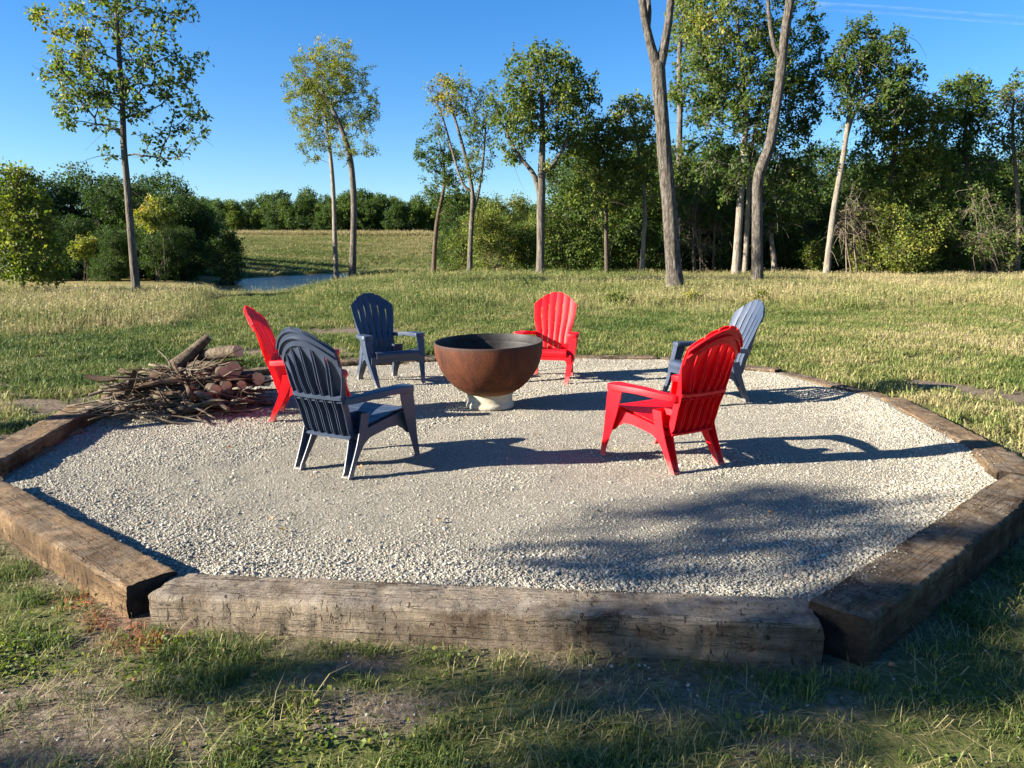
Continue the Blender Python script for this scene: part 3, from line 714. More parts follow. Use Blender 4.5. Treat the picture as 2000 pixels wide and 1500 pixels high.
PILE = np.array([-2.93, 6.70])
def make_sticks():
    shapes = []
    for k in range(22):
        r = np.random.default_rng(300 + k); n = 9; L = r.uniform(.35, .95); t = np.linspace(0, 1, n)
        j = np.cumsum(r.normal(0, .022, (n, 2)), 0) * L; pts = np.stack([(t - .5) * L, j[:, 0] - j[:, 0].mean(), (j[:, 1] - j[:, 1].mean()) * .6], 1)
        rad = r.uniform(.006, .016) if k > 4 else r.uniform(.017, .028)
        b_ = MB(); b_.tube(pts, rad * (1 - .55 * t) * (1 + r.normal(0, .08, n)), 7)
        for q in range(r.integers(1, 4)):
            i = r.integers(2, n - 2); e = pts[i] + np.array([r.uniform(.08, .28), r.uniform(-.16, .16), r.uniform(-.02, .12)])
            mid = (pts[i] + e) / 2 + r.normal(0, .015, 3); b_.tube(crom([pts[i], mid, e], 5), np.linspace(rad * .5, rad * .2, 5), 5)
        shapes.append(b_.mesh('stick', M_STICKG if k % 3 else M_STICKB))
    n = 230
    for i in range(n):
        f = rnd.random(); x = PILE[0] + rnd.gauss(0, .26); x = min(max(x, PILE[0] - .48), PILE[0] + .50); y = PILE[1] + rnd.gauss(0, .19)
        hmax = .34 * math.exp(-((x - PILE[0]) / .62) ** 2) * math.exp(-((y - PILE[1] - .08) / .36) ** 2) + .02
        z = .02 + hmax * rnd.random() ** 0.8
        o = link('stick', shapes[i % len(shapes)]); o.location = (x, y, z)
        o.rotation_euler = (rnd.uniform(0, 6.28), rnd.gauss(0, .13), rnd.gauss(0.0, .42) + (math.pi if rnd.random() < .5 else 0) + (rnd.uniform(-1, 1) if rnd.random() < .12 else 0))
        s = rnd.uniform(.75, 1.1); o.scale = (s, s, s)
        tag(o, 'thin dry stick tangled in the brushwood pile left of the chairs', 'stick', 'sticks in the brushwood pile')
make_sticks()
def bark_slab(u, v, Y, L, w, rot, label, seed):
    r = np.random.default_rng(seed); V = []
    for t in np.linspace(-1, 1, 12):
        c = [( L / 2 * t, w * math.sin(a) * (1 - .25 * t * t), w * (1 - math.cos(a)) + .02 * t * t + r.normal(0, .002)) for a in np.linspace(-1.1, 1.1, 8)]
        c2 = [(p[0], p[1] * .9, p[2] + .009) for p in c[::-1]]; V.append(c + c2)
    b_ = MB(); b_.rings(np.array(V)); o = b_.build('bark_slab', M_STICKB, sharp=45); o.location = at(u, v, Y); o.rotation_euler = rot
    tag(o, label, 'bark', 'loose bark on the pile')
bark_slab(258, 752, 6.45, .26, .035, (1.2, -1.2, .5), 'curled brown bark piece standing upright among the sticks', 1)
bark_slab(297, 746, 6.55, .40, .05, (2.6, -.25, .25), 'broad reddish brown bark slab lying across the middle of the sticks', 2)
bark_slab(200, 744, 6.75, .30, .04, (.4, .05, -.1), 'pale bark strip at the left tip of the pile', 3)
o = make_log(at(228, 799, 6.35), at(244, 799, 6.30), .016, .014, 'short pale split chip on the gravel below the sticks', 33); o.name = 'wood_chip'; o['category'] = 'wood chip'; del o['group']

# ------------------------------------------------------------------ trees
def leaves_mesh(C, D, size, tint, mat, name='crown', asp=0.62, shape=0):
    n = len(C); D = D / (np.linalg.norm(D, axis=1)[:, None] + 1e-9); q = rng.normal(size=(n, 3)); Sd = np.cross(D, q); Sd /= np.linalg.norm(Sd, axis=1)[:, None] + 1e-9
    N = np.cross(D, Sd); L = size[:, None]; w = L * asp * .5
    V = np.stack([C, C + D * L * .45 + Sd * w + N * L * .08, C + D * L, C + D * L * .45 - Sd * w + N * L * .08], 1).reshape(-1, 3)
    me = mesh_arr(name, V, [np.arange(n * 4).reshape(-1, 4)], False, {'tint': ('FACE', np.clip(tint, 0, 1))}); me.materials.append(mat); return me

class Tree:
    """trunk polylines + crown volumes; branches grow from the nearest wood to points spread through the crown"""
    def __init__(s, seed): s.r = np.random.default_rng(seed); s.P = []; s.par = []; s.cnt = []; s.fix = []; s.paths = []; s.tr = []
    def trunk(s, pts, rad, n=None, attach=None):
        pts = np.asarray(pts, float); n = n or max(14, int(np.linalg.norm(np.diff(pts, axis=0), axis=1).sum() / .35))
        c = crom(np.column_stack([pts, rad]), n); base = len(s.P)
        for i, q in enumerate(c): s.P.append(q[:3]); s.par.append(base + i - 1 if i else -1); s.fix.append(q[3])
        s.tr.append(c); return c
    def targets(s, ells):
        T = []
        for (c, rad, n) in ells:
            c = np.array(c); rad = np.array(rad); k = 0
            while k < n:
                q = s.r.uniform(-1, 1, 3); d = np.linalg.norm(q)
                if d > 1 or s.r.random() > .25 + .75 * d: continue
                T.append(c + q * rad); k += 1
        return np.array(T)
    def grow(s, T, up=0.75, zmin=-1e9, step=0.35):
        P0 = np.array(s.P[:]); nt = len(P0)
        axis = P0[:nt]
        d0 = np.min(np.linalg.norm(T[:, None] - axis[None], axis=2), 1); order = np.argsort(d0)
        for ti in order:
            t = T[ti]; A = np.array(s.P); dv = t - A; d = np.linalg.norm(dv, axis=1) + 1e-6
            cost = d * (1 + up * np.clip(0.55 - dv[:, 2] / d, 0, 2)) + np.where(A[:, 2] < zmin, 50, 0)
            cost[0] += 5; k = int(np.argmin(cost)); a = A[k]; L = d[k]; m = max(2, int(L / step) + 1)
            tang = np.array([0, 0, 1.0]) if s.par[k] < 0 else a - A[s.par[k]]
            tang = tang / (np.linalg.norm(tang) + 1e-9); out = dv[k] / L
            c1 = a + (0.5 * tang + 0.6 * out) * L * .4 + s.r.normal(0, .04, 3) * L
            ids = [k]
            for f in np.linspace(0, 1, m + 1)[1:]:
                q = (1 - f) ** 2 * a + 2 * f * (1 - f) * c1 + f * f * t + s.r.normal(0, .012, 3)
                s.P.append(q); s.par.append(ids[-1]); s.fix.append(None); ids.append(len(s.P) - 1)
            s.paths.append(ids)
    def finish(s, tip=0.006, pw=0.47, rmax=None):
        n = len(s.P); cnt = np.zeros(n); ends = [p[-1] for p in s.paths]
        for e in ends: cnt[e] += 1
        for i in range(n - 1, -1, -1):
            if s.par[i] >= 0: cnt[s.par[i]] += cnt[i]
        s.rad = tip * np.maximum(cnt, 1) ** pw
        return s
    def branch_mb(s, sides=6):
        b_ = MB()
        for ids in s.paths:
            pts = np.array([s.P[i] for i in ids]); r = s.rad[ids].copy(); f = s.fix[ids[0]]
            r[0] = min(r[1] * 1.12, f * .9) if f is not None else min(r[0], r[1] * 1.25)
            b_.tube(pts, r, sides if r[0] > .02 else 4, False)
        return b_
def furrow(c, sides, amp, seed, fv=1.0):
    """trunk surface with real bark ridges"""
    pts = c[:, :3]; rad = c[:, 3]; m = len(pts)
    t = np.gradient(pts, axis=0); t /= np.linalg.norm(t, axis=1)[:, None]; a = np.cross(t, [1.0, 0.1, 0]); a /= np.linalg.norm(a, axis=1)[:, None]; b = np.cross(t, a)
    th = np.arange(sides) * 2 * np.pi / sides; ln = np.concatenate([[0], np.cumsum(np.linalg.norm(np.diff(pts, axis=0), axis=1))])
    TH, LN = np.meshgrid(th, ln)
    nz = vnoise(np.cos(TH) * 4.2 + 9 + LN * .15, np.sin(TH) * 4.2 + LN * 1.1 * fv, 1.35, seed, 3) - .5
    nz = nz + .7 * (1 - 2 * np.abs(vnoise(np.cos(TH) * 6 + 3, np.sin(TH) * 6 + LN * .7 * fv, 1.2, seed + 7, 2) - .5) * 2)* .5
    flare = 1 + np.where(pts[0, 2] < .3, .42, 0) * np.exp(-ln / .22)[:, None] * (1 + .35 * np.cos(TH * 5 + seed))
    V = pts[:, None] + (rad[:, None] * flare * (1 + amp * nz))[..., None] * (np.cos(TH)[..., None] * a[:, None] + np.sin(TH)[..., None] * b[:, None])
    b_ = MB(); b_.rings(V, True); return b_

def build_tree(name, label, cat, group, base, trunks, ells, seed, leaf=0.11, per=34, spread=0.28, tint=(0.42, 0.13), tintfn=None, bark=None, twigs=3, up=.75, zmin=-1e9, sides=14, amp=.10, barefrac=0.0, deadtw=0, fv=1.0, dense_tr=False):
    """everything in world coordinates; the Empty sits at the base"""
    bark = bark or M_BARK; T = Tree(seed); r = T.r; base = np.array(base, float)
    for tr in trunks: T.trunk([np.array(p[:3]) - base for p in tr], [p[3] for p in tr])
    root = empty(name, base); tag(root, label, cat, group)
    for c in T.tr:
        n2 = len(c) * (3 if dense_tr else 1); cc = crom(c, n2) if dense_tr else c
        furrow(cc, sides, amp, seed, fv).build('trunk', bark, root)
    if ells:
        tg = T.targets([(np.array(c) - base, rd, n) for c, rd, n in ells]); T.grow(tg, up, zmin); T.finish()
        bm = T.branch_mb()
        C = []; D = []; TI = []; tips = [np.array(T.P[p[-1]]) for p in T.paths]; prv = [np.array(T.P[p[-2]]) for p in T.paths]
        for tip_, pv in zip(tips, prv):
            bare = r.random() < barefrac; main = tip_ - pv; main /= np.linalg.norm(main) + 1e-9; ct = r.normal(0, tint[1] * .7)
            for k in range(twigs + 2):
                d = main * .55 + r.normal(0, .75, 3); d[2] -= .1; d /= np.linalg.norm(d); Lw = spread * r.uniform(.7, 1.7)
                e = tip_ + d * Lw; mid = tip_ + d * Lw * .5 + r.normal(0, .03, 3); bm.tube([tip_, mid, e], [.006, .0045, .0025], 3, False)
                if bare or k >= twigs: continue
                m = int(per / twigs * r.uniform(.6, 1.4)); f = r.uniform(.1, 1.1, m)[:, None]
                pos = tip_ + d * Lw * f + r.normal(0, spread * .33, (m, 3)); dd = d * .5 + r.normal(0, .7, (m, 3)) + np.array([0, 0, -.25])
                C.append(pos); D.append(dd); TI.append(np.full(m, tint[0] + ct) + r.normal(0, tint[1] * .6, m))
        for k in range(deadtw):
            i = r.integers(0, len(T.P)); a = np.array(T.P[i]); d = r.normal(0, 1, 3); d[2] = -abs(d[2]) * .8; d /= np.linalg.norm(d); L = r.uniform(.5, 1.5)
            pts = crom([a, a + d * L * .5 + r.normal(0, .1, 3), a + d * L + np.array([0, 0, -.25 * L]) + r.normal(0, .1, 3)], 6); bm.tube(pts, np.linspace(.012, .003, 6), 3, False)
        bm.build('branches', bark, root)
        if C:
            C = np.concatenate(C); D = np.concatenate(D); TI = np.concatenate(TI)
            if tintfn is not None: TI = TI + tintfn(C + base)
            size = leaf * r.uniform(.5, 1.4, len(C))
            o = link('crown', leaves_mesh(C, D, size, TI, M_LEAF), root); tag(o, kind='stuff')
    return root

def ell(u, v, ru, rv, Y, n, depth=None, f=1.5):
    n = int(n * f)
    k = Y / FPX * 1.02; return (at(u, v, Y), (ru * k, depth if depth is not None else ru * k * .85, rv * k), n)
def ell1(*a): return ell(*a, f=1.05)
def trk(pts, Y, lean=0.0):
    """[(u, v, half width px)] -> world points at distance Y; the first is dropped to the ground"""
    o = []
    for i, (u, v, w) in enumerate(pts):
        p = at(u, v, Y + lean * i); o.append((*p, w * Y / FPX))
    g = float(terrain(o[0][0], o[0][1])); o[0] = (o[0][0], o[0][1], min(o[0][2], g) - .05, o[0][3]); return o
def gy(u, v): return float(on_ground(u, v + 5)[1])
def yel(c, rad, amt):
    c = np.array(c); return lambda P: amt * np.exp(-np.sum(((P - c) / rad) ** 2, 1))
def bush(name, label, group, u, v, ru, rv, Y, n, seed, leaf=.09, per=36, tint=(.45, .12), stems=5, tintfn=None, spread=.28, bark=None, cat='bush', bare=0.0, deadtw=0):
    b0 = at(u, v + rv, Y); g = float(terrain(b0[0], b0[1])); base = (b0[0], b0[1], g); tr = []; r = np.random.default_rng(seed)
    lobes = [ell(u, v + rv * .2, ru * .8, rv * .75, Y, n * .45)] + [ell(u + r.uniform(-.62, .62) * ru, v + r.uniform(-.70, .65) * rv, ru * r.uniform(.3, .55), rv * r.uniform(.22, .42), Y + r.uniform(-.9, .6) * min(1, rv * Y / FPX), max(2, n * .14)) for _ in range(5)]
    for k in range(stems):
        e = at(u + r.uniform(-.6, .6) * ru, v - r.uniform(0, .5) * rv, Y + r.uniform(-.5, .5) * min(1, rv * Y / FPX)); s0 = np.array(base) + np.array([r.uniform(-.3, .3), r.uniform(-.3, .3), -.05]) * min(1.0, rv * Y / FPX)
        w = min(1.0, rv * Y / FPX / 1.2); tr.append([(*s0, .03 * w), (*((s0 + e) / 2 + r.normal(0, .12, 3) * w), .022 * w), (*e, .010 * w)])
    return build_tree(name, label, cat, group, base, tr, lobes, seed, leaf, per, spread, tint, tintfn, bark or M_BARKD, 3, .3, sides=6, barefrac=bare, deadtw=deadtw)

# --- free-standing trees across the meadow
Y1 = gy(265, 578)
t1 = trk([(267, 578, 7.6), (258, 480, 6.8), (251, 390, 6.2), (242, 290, 5.6), (239, 200, 4.6), (232, 100, 4.2), (226, 0, 3.2), (222, -90, 2)], Y1)
build_tree('maple_tree', 'tall slender tree with a sparse airy crown at the left, standing alone', 'tree', None, t1[0][:3], [t1],
  [ell1(190, 60, 105, 110, Y1, 62), ell1(290, 70, 95, 100, Y1, 52), ell1(160, 150, 75, 75, Y1, 34), ell1(300, 170, 75, 45, Y1, 16), ell1(200, 215, 90, 35, Y1, 26), ell1(375, 225, 45, 28, Y1, 8), ell1(345, 270, 60, 22, Y1, 9), ell1(315, 305, 35, 12, Y1, 4), ell1(205, 305, 18, 8, Y1, 2), ell1(230, -60, 120, 60, Y1, 30)],
  1, .125, 30, .21, (.40, .13), yel(at(130, 60, Y1), (1.0, 3, 1.2), .28), M_BARK, 3, .8, float(at(240, 318, Y1)[2] - t1[0][2]), 20, .10, deadtw=30)
YS = gy(48, 580)
ts = trk([(46, 580, 3.5), (44, 540, 3), (42, 480, 2.6), (40, 400, 1.8), (38, 345, 1)], YS)
sap = build_tree('sapling_tree', 'bright green leafy sapling at the far left edge with a small tag on its stem', 'tree', None, ts[0][:3], [ts],
  [ell(38, 370, 40, 40, YS, 34), ell(45, 430, 62, 40, YS, 52), ell(52, 490, 72, 38, YS, 52), ell(60, 530, 62, 20, YS, 22)], 2, .10, 40, .20, (.56, .10), None, M_BARK, 3, .5, sides=8)
tp = at(53, 572, YS - .06) - np.array(ts[0][:3]); b_ = MB(); b_.rings(np.array([[tp + np.array([x, 0, z]) for x, z in ((-.03, 0), (.03, 0), (.035, .06), (-.03, .065))], [tp + np.array([x, .02, z]) for x, z in ((-.03, 0), (.03, 0), (.035, .06), (-.03, .065))]]))
b_.build('tag', mat_simple('orange_tag', [(0.3, (.55, .13, .04)), (.7, (.65, .2, .08))]), sap, smooth=False)

Y3 = gy(690, 545)
t3 = trk([(687, 546, 7.5), (690, 480, 6.2), (691, 390, 5.6), (684, 310, 5.2), (668, 255, 4.4), (648, 210, 3.4), (622, 170, 2.4), (600, 150, 1.6)], Y3)
build_tree('curved_tree', 'slim tree with a trunk bending to the left and a yellowing crown', 'tree', None, t3[0][:3], [t3],
  [ell(640, 140, 78, 55, Y3, 60), ell(600, 165, 48, 50, Y3, 34), ell(680, 190, 55, 60, Y3, 46), ell(715, 230, 24, 28, Y3, 10), ell(690, 290, 38, 26, Y3, 14), ell(650, 105, 45, 25, Y3, 18)],
  3, .12, 60, .27, (.60, .12), yel(at(645, 95, Y3), (2.6, 3, 1.2), .12), M_BARK, 3, .7, float(at(690, 330, Y3)[2] - t3[0][2]), 16)
Y3b = Y3 + 1.6
t3b = trk([(657, 541, 5), (654, 470, 4.3), (652, 390, 4), (647, 320, 3.6), (640, 260, 2.8), (632, 200, 2), (628, 150, 1.2)], Y3b)
build_tree('slim_tree', 'straight slim pale tree just left of the curved trunk', 'tree', None, t3b[0][:3], [t3b],
  [ell(610, 215, 48, 40, Y3b, 40), ell(640, 250, 50, 40, Y3b, 34), ell(605, 290, 25, 26, Y3b, 10), ell(655, 180, 50, 50, Y3b, 30)],
  4, .12, 60, .27, (.62, .11), None, M_BARKP, 3, .7, float(at(650, 350, Y3b)[2] - t3b[0][2]), 14)
Y4 = gy(848, 538)
t4 = trk([(846, 538, 5), (850, 470, 4.2), (856, 420, 3.8), (868, 360, 2.8), (866, 310, 1.8), (858, 275, 1)], Y4)
build_tree('leaning_tree', 'small dark green tree leaning right at the edge of the far field', 'tree', None, t4[0][:3], [t4],
  [ell(848, 300, 34, 34, Y4, 30), ell(885, 330, 45, 40, Y4, 40), ell(862, 370, 45, 28, Y4, 26), ell(880, 410, 40, 30, Y4, 16)], 5, .115, 44, .20, (.30, .12), None, M_BARKD, 3, .6, float(at(850, 440, Y4)[2] - t4[0][2]), 12)
Y5 = gy(916, 537)
t5 = trk([(917, 537, 5.5), (919, 470, 4.6), (922, 420, 4.4), (922, 370, 4), (905, 290, 3), (885, 220, 2.2), (870, 165, 1.2)], Y5)
t5b = [(*at(922, 420, Y5), 3 * Y5 / FPX), (*at(936, 370, Y5), 2.4 * Y5 / FPX), (*at(945, 300, Y5), 2 * Y5 / FPX), (*at(950, 220, Y5), 1.2 * Y5 / FPX)]
t5c = [(*at(922, 375, Y5), 3 * Y5 / FPX), (*at(900, 350, Y5), 2.4 * Y5 / FPX), (*at(868, 240, Y5 + .4), 1.6 * Y5 / FPX), (*at(850, 190, Y5 + .5), 1 * Y5 / FPX)]
build_tree('forked_tree', 'thin pale forked tree with a half bare crown left of the broad oak', 'tree', None, t5[0][:3], [t5, t5b, t5c],
  [ell(880, 185, 45, 36, Y5, 46), ell(940, 230, 40, 50, Y5, 46), ell(855, 225, 18, 40, Y5, 14), ell(935, 315, 30, 40, Y5, 20)], 6, .10, 34, .22, (.48, .15), yel(at(870, 175, Y5), (1.2, 3, 1), .25), M_BARK, 3, .8, float(at(922, 380, Y5)[2] - t5[0][2]), 12, barefrac=.25)
Y6 = gy(1055, 541)
t6 = trk([(1055, 541, 8.5), (1056, 480, 7.5), (1056, 420, 7.5), (1057, 370, 8), (1058, 320, 6.5), (1060, 250, 5), (1058, 180, 3.4), (1062, 120, 1.6)], Y6)
t6b = [(*at(1056, 385, Y6), 6 * Y6 / FPX), (*at(1042, 340, Y6), 4.5 * Y6 / FPX), (*at(1010, 300, Y6), 3 * Y6 / FPX), (*at(985, 250, Y6), 1.6 * Y6 / FPX)]
t6c = [(*at(1059, 340, Y6), 4.5 * Y6 / FPX), (*at(1085, 315, Y6), 3.4 * Y6 / FPX), (*at(1115, 260, Y6), 2 * Y6 / FPX)]
build_tree('oak_tree', 'broad rounded green oak with one straight trunk in the middle of the meadow edge', 'tree', None, t6[0][:3], [t6, t6b, t6c],
  [ell1(1060, 150, 70, 60, Y6, 64), ell1(1005, 210, 52, 60, Y6, 50), ell1(1115, 190, 46, 60, Y6, 50), ell1(1060, 240, 80, 50, Y6, 50), ell1(1000, 290, 35, 30, Y6, 16), ell1(1120, 265, 40, 40, Y6, 22), ell1(1055, 115, 45, 25, Y6, 16), ell1(1075, 330, 20, 14, Y6, 4)],
  7, .125, 46, .23, (.48, .13), None, M_BARK, 3, .7, float(at(1056, 370, Y6)[2] - t6[0][2]), 18, .10, deadtw=20)
# --- two big bare trunks
Y7 = gy(1318, 571)
t7 = trk([(1321, 571, 15.5), (1314, 500, 14.2), (1307, 400, 13.3), (1298, 300, 12.6), (1292, 220, 12.0), (1287, 165, 12.6), (1285, 132, 12.4), (1285, 112, 6)], Y7)
t7b = [(*at(1286, 160, Y7), 6 * Y7 / FPX), (*at(1281, 125, Y7), 9 * Y7 / FPX), (*at(1271, 88, Y7), 8 * Y7 / FPX), (*at(1260, 40, Y7), 6.8 * Y7 / FPX), (*at(1254, 0, Y7), 6.4 * Y7 / FPX), (*at(1240, -90, Y7), 5 * Y7 / FPX), (*at(1225, -170, Y7 + .5), 2.5 * Y7 / FPX)]
t7c = [(*at(1286, 160, Y7), 6 * Y7 / FPX), (*at(1290, 125, Y7), 9 * Y7 / FPX), (*at(1298, 88, Y7), 7.8 * Y7 / FPX), (*at(1306, 40, Y7), 6.8 * Y7 / FPX), (*at(1310, 0, Y7), 6.4 * Y7 / FPX), (*at(1318, -90, Y7), 5 * Y7 / FPX), (*at(1330, -170, Y7 + .4), 2.5 * Y7 / FPX)]
t7d = [(*at(1266, 60, Y7 + .1), 3.6 * Y7 / FPX), (*at(1268, 20, Y7 + .2), 4 * Y7 / FPX), (*at(1265, -20, Y7 + .3), 3.6 * Y7 / FPX), (*at(1270, -80, Y7 + .4), 2.0 * Y7 / FPX)]
build_tree('forked_oak_tree', 'massive rough barked trunk forking high up, standing in front of the wood', 'tree', None, t7[0][:3], [t7, t7b, t7c, t7d],
  [ell(1235, -190, 110, 80, Y7, 36), ell(1335, -190, 110, 80, Y7, 36)], 8, .13, 30, .24, (.4, .12), None, M_BARKR, 3, .7, float(at(1300, -40, Y7)[2] - t7[0][2]), 44, .17, dense_tr=True)
Y8 = gy(1478, 554)
t8 = trk([(1479, 554, 11), (1479, 500, 10), (1479, 430, 9.6), (1480, 360, 9.6), (1488, 325, 10), (1503, 285, 9.2), (1514, 220, 8.8), (1524, 150, 8.6), (1531, 80, 8.2), (1540, 20, 7.6), (1548, -40, 7), (1555, -140, 4)], Y8)
t8b = [(*at(1526, 118, Y8), 5 * Y8 / FPX), (*at(1512, 90, Y8), 4 * Y8 / FPX), (*at(1503, 40, Y8), 3.4 * Y8 / FPX), (*at(1499, -10, Y8), 3 * Y8 / FPX), (*at(1490, -110, Y8), 1.6 * Y8 / FPX)]
build_tree('crooked_oak_tree', 'bare crooked grey trunk with a kink halfway, right of the massive forked trunk', 'tree', None, t8[0][:3], [t8, t8b],
  [ell(1560, -160, 110, 70, Y8, 40), ell(1480, -150, 70, 60, Y8, 24)], 9, .13, 30, .24, (.38, .12), None, M_BARKR, 3, .7, float(at(1540, -40, Y8)[2] - t8[0][2]), 36, .14, dense_tr=True)

# --- the wood on the right: front row, each with its own trunk and crown
WG = 'trees along the edge of the wood'
Y9 = 31.5
t9 = trk([(1436, 538, 8.5), (1441, 470, 7), (1446, 390, 6.4), (1451, 310, 6), (1457, 230, 5), (1450, 140, 3.6), (1440, 40, 2)], Y9)
build_tree('tall_oak_tree', 'tall dense dark green tree with a pale straight trunk just left of the crooked trunk', 'tree', WG, t9[0][:3], [t9],
  [ell(1420, 60, 85, 100, Y9, 90), ell(1380, 150, 70, 70, Y9, 50), ell(1470, 140, 80, 90, Y9, 70), ell(1430, 250, 90, 60, Y9, 60), ell(1400, 340, 70, 50, Y9, 26)],
  11, .13, 44, .24, (.36, .14), yel(at(1375, 60, Y9), (1.0, 4, .8), .35), M_BARKP, 3, .7, float(at(1450, 330, Y9)[2] - t9[0][2]), 14, deadtw=40)
t9b = trk([(1454, 533, 5), (1458, 470, 4.6), (1461, 400, 4.2), (1466, 310, 3.6), (1480, 230, 3), (1500, 150, 2)], 32.6)
build_tree('slender_oak_tree', 'second slimmer pale trunk close beside the tall dense tree', 'tree', WG, t9b[0][:3], [t9b],
  [ell(1540, 90, 65, 90, 32.6, 66), ell(1560, 190, 55, 60, 32.6, 44), ell(1540, 290, 60, 60, 32.6, 44), ell(1545, 380, 60, 50, 32.6, 30)], 12, .13, 44, .24, (.33, .13), None, M_BARKP, 3, .7, 2.0, 10, deadtw=25)
t13 = trk([(1326, 500, 6), (1327, 400, 6), (1327, 300, 5.6), (1328, 200, 5), (1327, 100, 4), (1340, 0, 3)], 36)
build_tree('straight_oak_tree', 'straight trunk half hidden right behind the massive forked trunk', 'tree', WG, t13[0][:3], [t13],
  [ell(1340, 60, 40, 70, 36, 30), ell(1370, 30, 60, 60, 36, 36), ell(1325, 330, 50, 60, 36, 40), ell(1370, 180, 60, 50, 36, 24)], 13, .13, 40, .24, (.40, .14), yel(at(1370, 50, 36), (1.2, 4, .8), .35), M_BARK, 3, .7, 3.0, 12, deadtw=30)
t10 = trk([(1613, 541, 6.8), (1620, 480, 6), (1630, 400, 5.4), (1643, 330, 5), (1652, 270, 4.6), (1662, 210, 4), (1676, 150, 3), (1690, 100, 2)], 31)
t10b = [(*at(1652, 275, 31), 3 * 31 / FPX), (*at(1668, 225, 31), 2.6 * 31 / FPX), (*at(1700, 170, 31), 2 * 31 / FPX), (*at(1730, 110, 31), 1.2 * 31 / FPX)]
build_tree('leaning_pale_tree', 'pale peeling trunk leaning right with a dark crown held against the sky', 'tree', WG, t10[0][:3], [t10, t10b],
  [ell(1675, 100, 34, 55, 31, 42), ell(1735, 120, 42, 60, 31, 44), ell(1640, 130, 34, 32, 31, 20), ell(1770, 150, 28, 30, 31, 14), ell(1660, 200, 40, 40, 31, 22), ell(1740, 200, 50, 40, 31, 30)],
  14, .12, 44, .21, (.34, .12), None, M_BARKP, 3, .7, float(at(1645, 320, 31)[2] - t10[0][2]), 14, deadtw=60)
t14 = trk([(1740, 540, 6), (1738, 440, 5.4), (1742, 350, 4.6), (1750, 270, 3.4), (1755, 200, 2)], 33.5)
build_tree('leafy_tree', 'broad leafy tree with a yellow green top, right of the leaning pale trunk', 'tree', WG, t14[0][:3], [t14],
  [ell(1745, 230, 62, 50, 33.5, 60), ell(1800, 250, 55, 60, 33.5, 56), ell(1730, 320, 70, 60, 33.5, 60), ell(1810, 350, 60, 60, 33.5, 50)], 15, .13, 48, .24, (.54, .14), yel(at(1800, 190, 33.5), (.5, 3, .8), .3), M_BARKD, 3, .5, 1.5, 10, deadtw=30)
t15 = trk([(1893, 545, 6), (1890, 430, 5), (1888, 330, 4), (1885, 240, 3), (1890, 180, 1.6)], 35)
build_tree('rounded_tree', 'dark rounded treetop rising alone near the right edge of the wood', 'tree', WG, t15[0][:3], [t15],
  [ell(1890, 195, 46, 42, 35, 56), ell(1870, 260, 40, 40, 35, 26), ell(1915, 250, 34, 34, 35, 20), ell(1880, 350, 60, 60, 35, 50)], 16, .13, 46, .24, (.36, .13), None, M_BARKD, 3, .6, 2.0, 10, deadtw=20)
t16 = trk([(1985, 548, 5), (1990, 450, 4.4), (1985, 350, 3.6), (1978, 260, 2.6), (1980, 180, 1.4)], 33)
build_tree('thinning_tree', 'half bare tree with pale twigs at the right edge of the wood', 'tree', WG, t16[0][:3], [t16],
  [ell(1975, 230, 40, 60, 33, 40), ell(1960, 300, 40, 40, 33, 26), ell(2010, 260, 40, 80, 33, 30), ell(1985, 175, 30, 30, 33, 16)], 17, .12, 34, .22, (.33, .13), None, M_TWIG, 5, .7, 2.5, 10, barefrac=.45, deadtw=60)
t17 = trk([(1254, 532, 4.6), (1257, 470, 4.2), (1260, 410, 3.8), (1252, 330, 3), (1240, 250, 2.2), (1232, 200, 1.2)], 33)
build_tree('light_green_tree', 'light green tree on a thin pale trunk left of the massive forked trunk', 'tree', WG, t17[0][:3], [t17],
  [ell(1235, 230, 44, 45, 33, 46), ell(1240, 300, 55, 50, 33, 50), ell(1225, 370, 60, 40, 33, 36)], 18, .12, 44, .22, (.58, .12), None, M_BARKP, 3, .6, 1.8, 10, deadtw=30)
t18 = trk([(1186, 535, 4.4), (1184, 470, 4), (1182, 400, 3.4), (1170, 330, 2.8), (1165, 270, 1.6)], 32.5)
build_tree('mid_green_tree', 'mid green tree with a thin dark trunk right of the broad oak', 'tree', WG, t18[0][:3], [t18],
  [ell(1150, 300, 50, 50, 32.5, 46), ell(1190, 310, 44, 50, 32.5, 40), ell(1170, 390, 66, 45, 32.5, 50), ell(1160, 250, 36, 22, 32.5, 14)], 19, .12, 44, .22, (.50, .13), None, M_BARKD, 3, .5, 1.4, 10, deadtw=20)
# saplings and a stub trunk in the shade
for k, (u, v, lb, top) in enumerate([(1510, 535, 'short thick trunk right of the crooked trunk, its top lost in leaves', 420), (1356, 535, 'thin dark sapling in the shade right of the massive forked trunk', 390), (1392, 533, 'wavy thin sapling in deep shade left of the tall dense tree', 400), (1925, 545, 'thin dark stem among the brush near the right edge', 420)]):
    Yk = 33.2 + .3 * k; w = 5.5 if k == 0 else 2.4
    tt = trk([(u, v, w), (u + 2 - 4 * (k % 2), (v + top) / 2 + 30, w * .85), (u + 4 * (k - 1), (v + top) / 2 - 20, w * .75), (u + 6, top, w * .5)], Yk)
    build_tree('shaded_tree', lb, 'tree', WG, tt[0][:3], [tt], [ell(u + 10, top + 10, 40, 34, Yk, 18)], 30 + k, .12, 36, .22, (.26, .12), None, M_BARKP if k == 0 else M_BARKD, 3, .5, 1.5, 10, deadtw=14)

